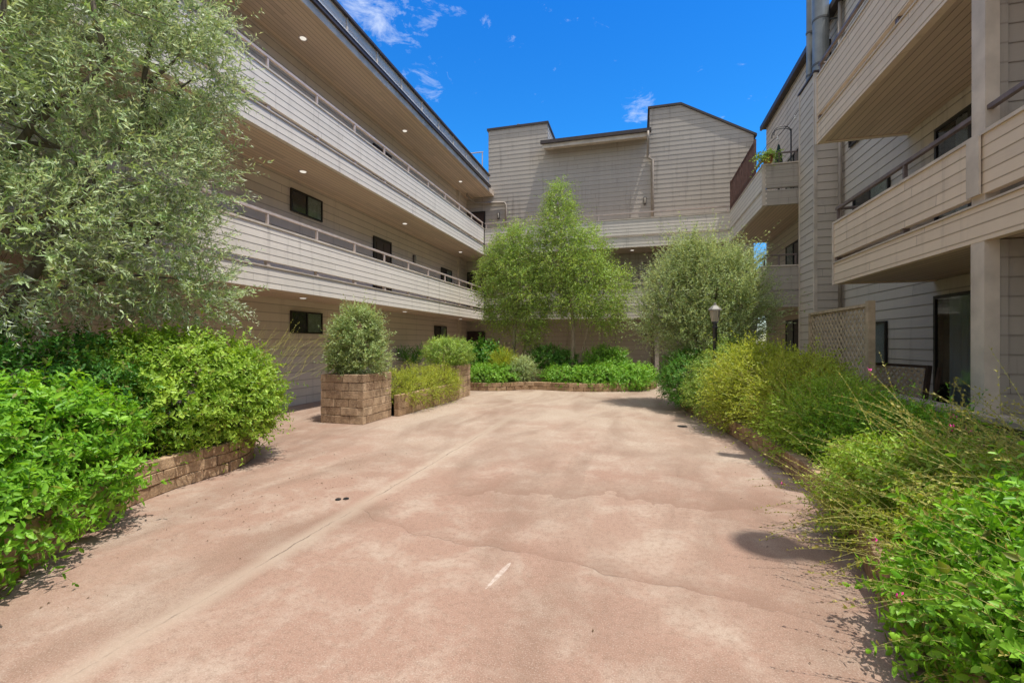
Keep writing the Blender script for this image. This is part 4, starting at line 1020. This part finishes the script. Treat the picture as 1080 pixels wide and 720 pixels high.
# --- right side
tree('olive_tree', 'wide pale olive tree standing behind the garden lamp on the right', 'tree', (1.75, 11.2, .2), (1.7, 11.3, 2.6), .07,
     [(1.65, 11.2, 2.5, .9, .9, .8), (.85, 11.2, 2.05, .68, .75, .65), (2.15, 11.2, 2.15, .62, .75, .65), (1.5, 11.1, 3.1, .42, .5, .6), (1.1, 11.1, 3.25, .25, .3, .4), (.75, 11.1, 2.6, .45, .5, .5), (2.1, 11.3, 2.95, .38, .4, .45), (1.6, 10.9, 1.5, .9, .7, .5), (1.05, 11.3, 3.0, .4, .4, .45), (.5, 11.2, 1.8, .4, .4, .45)],
     14, 4200, (.30, .72), 9, (.085, .023), M['tip_leaf'], M['bark'], up=.85, out=.9, rnd=.36, droop=.05, opp=True, gap=-.25, wl=.6, shell=.25, ang=.6, keep=in_right, extra_trunks=[((1.85, 11.2, .3), (2.3, 11.2, 2.4), .045), ((1.65, 11.2, .3), (1.0, 11.2, 2.3), .045)])
shrub('round_shrub', 'clipped dense green bush at the far end of the right-hand bed', 'shrub', (1.15, 10.6, .2), [(1.1, 10.55, .72, .62, .62, .56), (1.0, 10.1, .6, .5, .5, .45), (1.25, 11.1, .75, .5, .5, .5)], 2600, (.1, .2), 6, (.05, .022), M['dark_leaf'], up=.5, gap=-.8, wl=.35, shell=.5)
shrub('round_shrub', 'mid green bush beside the lamp post, next to the clipped bush', 'shrub', (1.5, 9.6, .2), [(1.45, 9.45, .68, .48, .6, .55), (1.85, 10.1, .85, .55, .6, .6), (1.25, 9.0, .5, .35, .4, .36)], 2300, (.12, .26), 6, (.052, .022), M['birch_leaf'], up=.55, gap=-.8, wl=.35, shell=.5)
def wild(label, cx, cy, sx, sy, h, ntw, mat, seed_n, lean=(-.45, -.1, .75), leaf=(.058, .021), dens=7):
    def stk(F):
        n = seed_n; P = np.stack([NR.uniform(cx-sx*.75, cx+sx*.75, n), NR.uniform(cy-sy*.8, cy+sy*.8, n), NR.uniform(h*.35, h*.7, n)], 1)
        D = unit(np.array(lean)+NR.normal(size=(n, 3))*.30); make_stalks(F, P, D, NR.uniform(.35, .75, n), NR.uniform(.05, .3, n), seeds=10, r=.0022, sl=.018, sw=.007)
    return shrub('wild_shrub', label, 'shrub', (cx, cy, .2), [(cx, cy, h*.52, sx, sy, h*.48), (cx-sx*.35, cy-sy*.3, h*.40, sx*.7, sy*.65, h*.36), (cx+sx*.25, cy+sy*.3, h*.62, sx*.65, sy*.6, h*.40)],
                 ntw, (.22, .48), dens, leaf, mat, up=.7, out=.7, rnd=.42, droop=.3, gap=-.8, wl=.4, shell=.4, ang=.55, stalks=stk, stem=M['dry_stem'])
wild('wispy yellow-green bush in front of the lamp post', 1.85, 8.2, .62, .75, 1.30, 2300, M['yellow_leaf'], 130)
wild('tallest straw-tipped wild bush in the middle of the right-hand bed', 2.2, 7.25, .60, .75, 1.12, 2300, M['yellow_leaf'], 200)
wild('wild yellow-green bush leaning over the pavement on the right', 2.22, 6.2, .55, .75, .84, 2200, M['lime_leaf'], 150)
shrub('fern_shrub', 'feathery deep green bush below the tall lattice screen', 'shrub', (2.7, 7.0, .2), [(2.75, 7.5, .50, .42, .7, .34), (2.85, 6.5, .38, .36, .6, .24), (2.9, 8.5, .60, .28, .7, .36)], 2000, (.2, .4), 9, (.04, .008), M['dark_leaf'], up=.9, rnd=.35, droop=.15, gap=-.8, shell=.4, ang=.7)
shrub('fern_shrub', 'low feathery green plant at the pavement edge below the wild bushes', 'shrub', (2.0, 5.3, .2), [(2.3, 5.3, .44, .5, .6, .36), (2.5, 4.95, .44, .45, .5, .34), (2.1, 5.8, .38, .33, .5, .30)], 1900, (.16, .32), 8, (.046, .016), M['lush_leaf'], up=.7, rnd=.4, droop=.25, gap=-.8, shell=.4, ang=.7)
shrub('fern_shrub', 'dark feathery plant in the shade against the capped patio wall', 'shrub', (2.95, 4.9, .2), [(2.9, 5.3, .32, .3, .7, .22), (2.9, 4.5, .30, .3, .5, .2)], 1100, (.18, .34), 8, (.036, .009), M['dark_leaf'], up=.8, rnd=.4, droop=.2, gap=-.8, shell=.4)
# foreground flowering bushes with arching stems
def flower_shrub(label, cx, cy, blobs, ntw, leaf, mat, n_st, leanx, pink_n, L=(.45, .95), rich=True, tl=(.12, .26), nleaf=5, z0=.35, span=(.55, .6), lean_z=.55):
    fl = []
    def stk(F):
        n = n_st; P = np.stack([NR.uniform(cx-span[0], cx+span[0], n), NR.uniform(cy-span[1], cy+span[1], n), NR.uniform(z0, z0+.3, n)], 1)
        D = unit(np.array([leanx, .12, lean_z])+NR.normal(size=(n, 3))*.28); LL = NR.uniform(*L, n); dr = NR.uniform(.1, .35, n)
        make_stalks(F, P, D, LL, dr, seeds=12, r=.0024, sl=.018, sw=.009, segs=7)
        for k in range(min(pink_n, n)):
            fl.append(P[k]+D[k]*LL[k]*.97+np.array([0, 0, -1])*dr[k]*LL[k]*.94)
    root = shrub('flowering_shrub', label, 'shrub', (cx, cy, .2), blobs, ntw, tl, nleaf, leaf, mat, up=.45, out=.8, rnd=.45, droop=.28, gap=-.8, wl=.35, shell=.5, ang=.95, stalks=stk, stem=M['dry_stem'], rich=rich, stem_r=.0022)
    mb = MB()
    for p in fl:
        for k in range(7):
            q = (p[0]+R.gauss(0, .008), p[1]+R.gauss(0, .008), p[2]+R.gauss(0, .012)); a = R.uniform(0, 6.28)
            mb.quad(q, (q[0]+.009*math.cos(a), q[1]+.009*math.sin(a), q[2]+.006), (q[0]+.013*math.cos(a+.5), q[1]+.013*math.sin(a+.5), q[2]+.012), (q[0]+.008*math.cos(a+1), q[1]+.008*math.sin(a+1), q[2]+.012))
    if fl: mb.build('flower', M['pink'], root)
flower_shrub('lush broad-leaved bush in the bottom right corner with a few magenta flowers', 1.95, 2.2, [(1.80, 2.35, .38, .50, .6, .36), (2.25, 1.9, .46, .62, .6, .40), (2.2, 2.8, .42, .55, .5, .36), (1.6, 1.85, .32, .42, .5, .32), (1.52, 2.35, .24, .34, .5, .25)], 4600, (.060, .031), M['lush_leaf'], 40, -.6, 5, L=(.4, .8))
flower_shrub('tangled bush with long arching seed stems on the right, beside the patio wall', 2.35, 3.5, [(2.2, 3.4, .36, .58, .65, .30), (2.7, 3.1, .34, .5, .6, .28), (1.85, 3.75, .36, .46, .55, .32), (2.15, 4.3, .32, .52, .6, .24)], 3900, (.052, .023), M['lime_leaf'], 190, -.6, 9, L=(.5, 1.0), tl=(.14, .3), nleaf=6, z0=.4)
flower_shrub('sprawling dry-stemmed bush trailing onto the pavement at the right edge', 1.62, 3.05, [(1.74, 3.2, .26, .32, .5, .25), (1.82, 3.9, .30, .32, .5, .28)], 1300, (.040, .016), M['yellow_leaf'], 110, -.8, 3, L=(.35, .75), tl=(.12, .3), nleaf=6, z0=.15, span=(.28, .95), lean_z=.28)
# long single sprays reaching out over the pavement and up against the wall
sp_ = thing('flowering_shrub', 'few long bare sprays arching up before the patio wall at the right edge', 'shrub', (2.6, 3.2, .2)); F = Fol()
n = 42; P = np.stack([NR.uniform(2.2, 3.0, n), NR.uniform(2.6, 3.9, n), NR.uniform(.5, .8, n)], 1); D = unit(np.array([-.62, .1, .72])+NR.normal(size=(n, 3))*.22)
make_stalks(F, P, D, NR.uniform(.5, .95, n), NR.uniform(.15, .45, n), seeds=15, r=.0026, sl=.018, sw=.009, segs=8, t0=.25)
F.build(sp_, M['seed'], M['dry_stem'])

# --- far right balcony details
bp = thing('potted_plant', 'trailing plant in a terracotta pot on the corner of the third-floor far balcony', 'potted plant', (3.42, 13.74, 6.27))
mb = MB(); mb.lathe((3.42, 13.74, 6.273), [(.09, 0), (.13, .20), (.14, .20), (.14, .23), (.11, .23)], 14); mb.build('pot', M['terracotta'], bp)
F = Fol(); P = np.array([[3.42, 13.74, 6.47]])+NR.normal(size=(90, 3))*np.array([.08, .08, .03]); D = unit(NR.normal(size=(90, 3))+np.array([-.2, -.2, .7])); F.twigs(P, D, NR.uniform(.18, .42, 90), 6, .08, .03, droop=.6)
F.build(bp, M['birch_leaf'], M['stem'])
pb = thing('string_lights', 'drooping string of bulbs hung over the third-floor far balcony', 'string lights', (3.4, 14.5, 6.5))
mb = MB(); pts = [Vector((3.3, 18.2, 7.25)), Vector((4.0, 16.2, 7.75)), Vector((4.68, 14.2, 8.55))]
wire = []
for a, b in zip(pts, pts[1:]):
    for k in range(9):
        t = k/8; p = a.lerp(b, t); p.z -= .22*math.sin(PI*t); wire.append(p)
mb.tube(wire, .008, 5); mb.build('cable', M['wire'], pb)
mb = MB()
for k in (2, 5, 11, 14): mb.ball(tuple(wire[k]+Vector((0, 0, -.09))), .04); mb.lathe(tuple(wire[k]+Vector((0, 0, -.06))), [(.02, 0), (.02, .06)], 6)
mb.build('bulbs', M['bulb'], pb, smooth=True)
hk = thing('plant_hook', 'tall black double shepherd hook rising above the third-floor far balcony', 'hook', (4.0, 13.95, 5.39))
mb = MB(); mb.tube([(4.03, 13.95, 5.39), (4.03, 13.95, 7.25)], .018, 6)
for sg in (1, -1):
    mb.tube([(4.03+.0, 13.95, 7.1)]+[(4.03-.22+.22*math.cos(a)-.0, 13.95+sg*.1*math.sin(a*.5), 7.18+.14*math.sin(a)) for a in np.linspace(0, PI, 8)]+[(3.59, 13.95+sg*.1, 7.08)], .011, 6)
mb.build('hook', M['pole'], hk)
ch = thing('patio_umbrella', 'closed dark green umbrella standing on the third-floor far balcony', 'umbrella', (3.85, 14.4, 5.39))
mb = MB(); mb.lathe((3.85, 14.4, 5.39), [(.22, 0), (.22, .05), (.03, .08), (.03, .5)], 12); mb.build('base', M['pole'], ch)
mb = MB(); mb.lathe((3.85, 14.4, 5.85), [(.05, 0), (.12, .1), (.13, .5), (.07, .95), (.03, 1.15), (.01, 1.2)], 8); mb.build('canopy', plain('dark_green_cloth', (.02, .045, .04), .8, .2), ch)

# --- trees beyond the gap
tree('distant_tree', 'pale leafy tree seen through the gap beyond the right-hand balconies', 'tree', (6.8, 30, 0), (6.8, 30, 5), .16, [(6.8, 30, 5.2, 1.8, 1.6, 1.5), (7.9, 30, 4.6, 1.3, 1.3, 1.2), (6.0, 30, 4.0, 1.2, 1.2, 1.2), (8.2, 30.5, 6, 1.3, 1.2, 1.1)], 8, 1500, (.3, .6), 6, (.13, .05), M['tip_leaf'], M['bark'], gap=-.4, wl=1.2)

# ================================================================== camera, light, world
cam = bpy.data.cameras.new('camera'); cam.lens = 16; cam.sensor_width = 36; cam.clip_end = 2000; cam.clip_start = 0.05
co = bpy.data.objects.new('camera', cam); COL.objects.link(co); co.location = (0, 0, 1.45); co.rotation_euler = (PI/2, 0, math.radians(15.4)); scene.camera = co
cam.shift_y = 0.0009
sv = Vector(SUN).normalized()
sd = bpy.data.lights.new('sun', 'SUN'); sd.energy = 5.0; sd.angle = math.radians(0.53); sd.color = (1.0, 0.955, 0.88)
so = bpy.data.objects.new('sun', sd); COL.objects.link(so); so.rotation_euler = (-sv).to_track_quat('-Z', 'Y').to_euler(); so.location = (8, -5, 30)

W = bpy.data.worlds.new('World'); scene.world = W; W.use_nodes = True
nt = W.node_tree; nt.nodes.clear()
o = nt.nodes.new('ShaderNodeOutputWorld'); bg = nt.nodes.new('ShaderNodeBackground'); sky = nt.nodes.new('ShaderNodeTexSky')
sky.sky_type = 'NISHITA'; sky.sun_disc = False; sky.sun_elevation = math.asin(sv.z); sky.sun_rotation = math.atan2(sv.x, sv.y)
sky.air_density = 1.0; sky.dust_density = 0.4; sky.ozone_density = 1.5; sky.altitude = 100
L = nt.links.new
tc = nt.nodes.new('ShaderNodeTexCoord'); sx = nt.nodes.new('ShaderNodeSeparateXYZ'); L(tc.outputs['Generated'], sx.inputs[0])
# clear deep-blue band up to mid height, overhead boosted as added fill light
rp = nt.nodes.new('ShaderNodeValToRGB'); L(sx.outputs[2], rp.inputs[0])
e = rp.color_ramp.elements; e[0].position = 0.0; e[0].color = (1.3, 1.3, 1.2, 1); e[1].position = 1.0; e[1].color = (5.9, 4.5, 3.2, 1)
k = e.new(.18); k.color = (.40, 1.0, 1.45, 1); k = e.new(.30); k.color = (.22, 1.16, 1.92, 1); k = e.new(.64); k.color = (.10, .92, 1.94, 1); k = e.new(.78); k.color = (4.1, 3.35, 2.5, 1)
mx = nt.nodes.new('ShaderNodeMix'); mx.data_type = 'RGBA'; mx.blend_type = 'MULTIPLY'; mx.inputs[0].default_value = 1.0
L(sky.outputs[0], mx.inputs[6]); L(rp.outputs[0], mx.inputs[7])
# wisps of cloud
mp = nt.nodes.new('ShaderNodeMapping'); L(tc.outputs['Generated'], mp.inputs[0]); mp.inputs['Scale'].default_value = (1.3, .8, 2.4)
nz = nt.nodes.new('ShaderNodeTexNoise'); L(mp.outputs[0], nz.inputs['Vector']); nz.inputs['Scale'].default_value = 15; nz.inputs['Detail'].default_value = 9; nz.inputs['Roughness'].default_value = .68; nz.inputs['Distortion'].default_value = .5
nz2 = nt.nodes.new('ShaderNodeTexNoise'); L(tc.outputs['Generated'], nz2.inputs['Vector']); nz2.inputs['Scale'].default_value = 2.6; nz2.inputs['Detail'].default_value = 2
def wm(op, a, b):
    n_ = nt.nodes.new('ShaderNodeMath'); n_.operation = op
    for i, v in enumerate((a, b)):
        if hasattr(v, 'is_output'): L(v, n_.inputs[i])
        else: n_.inputs[i].default_value = v
    return n_.outputs[0]
def spot(d, rad):
    d = Vector(d).normalized(); vm = nt.nodes.new('ShaderNodeVectorMath'); vm.operation = 'DOT_PRODUCT'; L(tc.outputs['Generated'], vm.inputs[0]); vm.inputs[1].default_value = d
    mr = nt.nodes.new('ShaderNodeMapRange'); L(vm.outputs['Value'], mr.inputs[0]); mr.inputs[1].default_value = math.cos(rad); mr.inputs[2].default_value = 1.0; return mr.outputs[0]
def pxdir(px, py):
    a = math.radians(15.4); u = (px-540)/480; F = Vector((-math.sin(a), math.cos(a), 0)); Rr = Vector((math.cos(a), math.sin(a), 0)); return F+Rr*u+Vector((0, 0, -(py-361)/480))
s1 = spot(pxdir(392, 6), .085); s2 = spot(pxdir(440, 80), .09); s3 = spot(pxdir(672, 112), .045); s4 = spot(pxdir(480, 0), .05); s5 = spot(pxdir(300, -160), .5)
region = wm('MAXIMUM', wm('MAXIMUM', s1, wm('MULTIPLY', s2, .55)), wm('MAXIMUM', wm('MULTIPLY', s3, .9), wm('MAXIMUM', wm('MULTIPLY', s4, .4), wm('MULTIPLY', s5, .35))))
cl = nt.nodes.new('ShaderNodeMapRange'); L(wm('ADD', nz.outputs['Fac'], wm('MULTIPLY', region, .30)), cl.inputs[0]); cl.inputs[1].default_value = .66; cl.inputs[2].default_value = .92
mc = nt.nodes.new('ShaderNodeMix'); mc.data_type = 'RGBA'; L(wm('MULTIPLY', cl.outputs[0], .55), mc.inputs[0]); L(mx.outputs[2], mc.inputs[6]); mc.inputs[7].default_value = (8.2, 8.8, 9.6, 1)
# unseen bright cloud added behind the camera as fill for shaded walls
fill_bank = nt.nodes.new('ShaderNodeMapRange'); L(wm('ADD', wm('ADD', wm('MULTIPLY', sx.outputs[1], -.85), wm('MULTIPLY', sx.outputs[0], -.45)), wm('MULTIPLY', nz2.outputs['Fac'], .5)), fill_bank.inputs[0]); fill_bank.inputs[1].default_value = .38; fill_bank.inputs[2].default_value = .75
mb2 = nt.nodes.new('ShaderNodeMix'); mb2.data_type = 'RGBA'; L(wm('MULTIPLY', fill_bank.outputs[0], .75), mb2.inputs[0]); L(mc.outputs[2], mb2.inputs[6]); mb2.inputs[7].default_value = (7.2, 6.9, 6.5, 1)
L(mb2.outputs[2], bg.inputs[0]); bg.inputs[1].default_value = 0.128; L(bg.outputs[0], o.inputs[0])

scene.view_settings.view_transform = 'Standard'; scene.view_settings.look = 'None'; scene.view_settings.exposure = 0; scene.view_settings.gamma = 1
scene.cycles.max_bounces = 8; scene.cycles.transparent_max_bounces = 12; scene.cycles.diffuse_bounces = 5
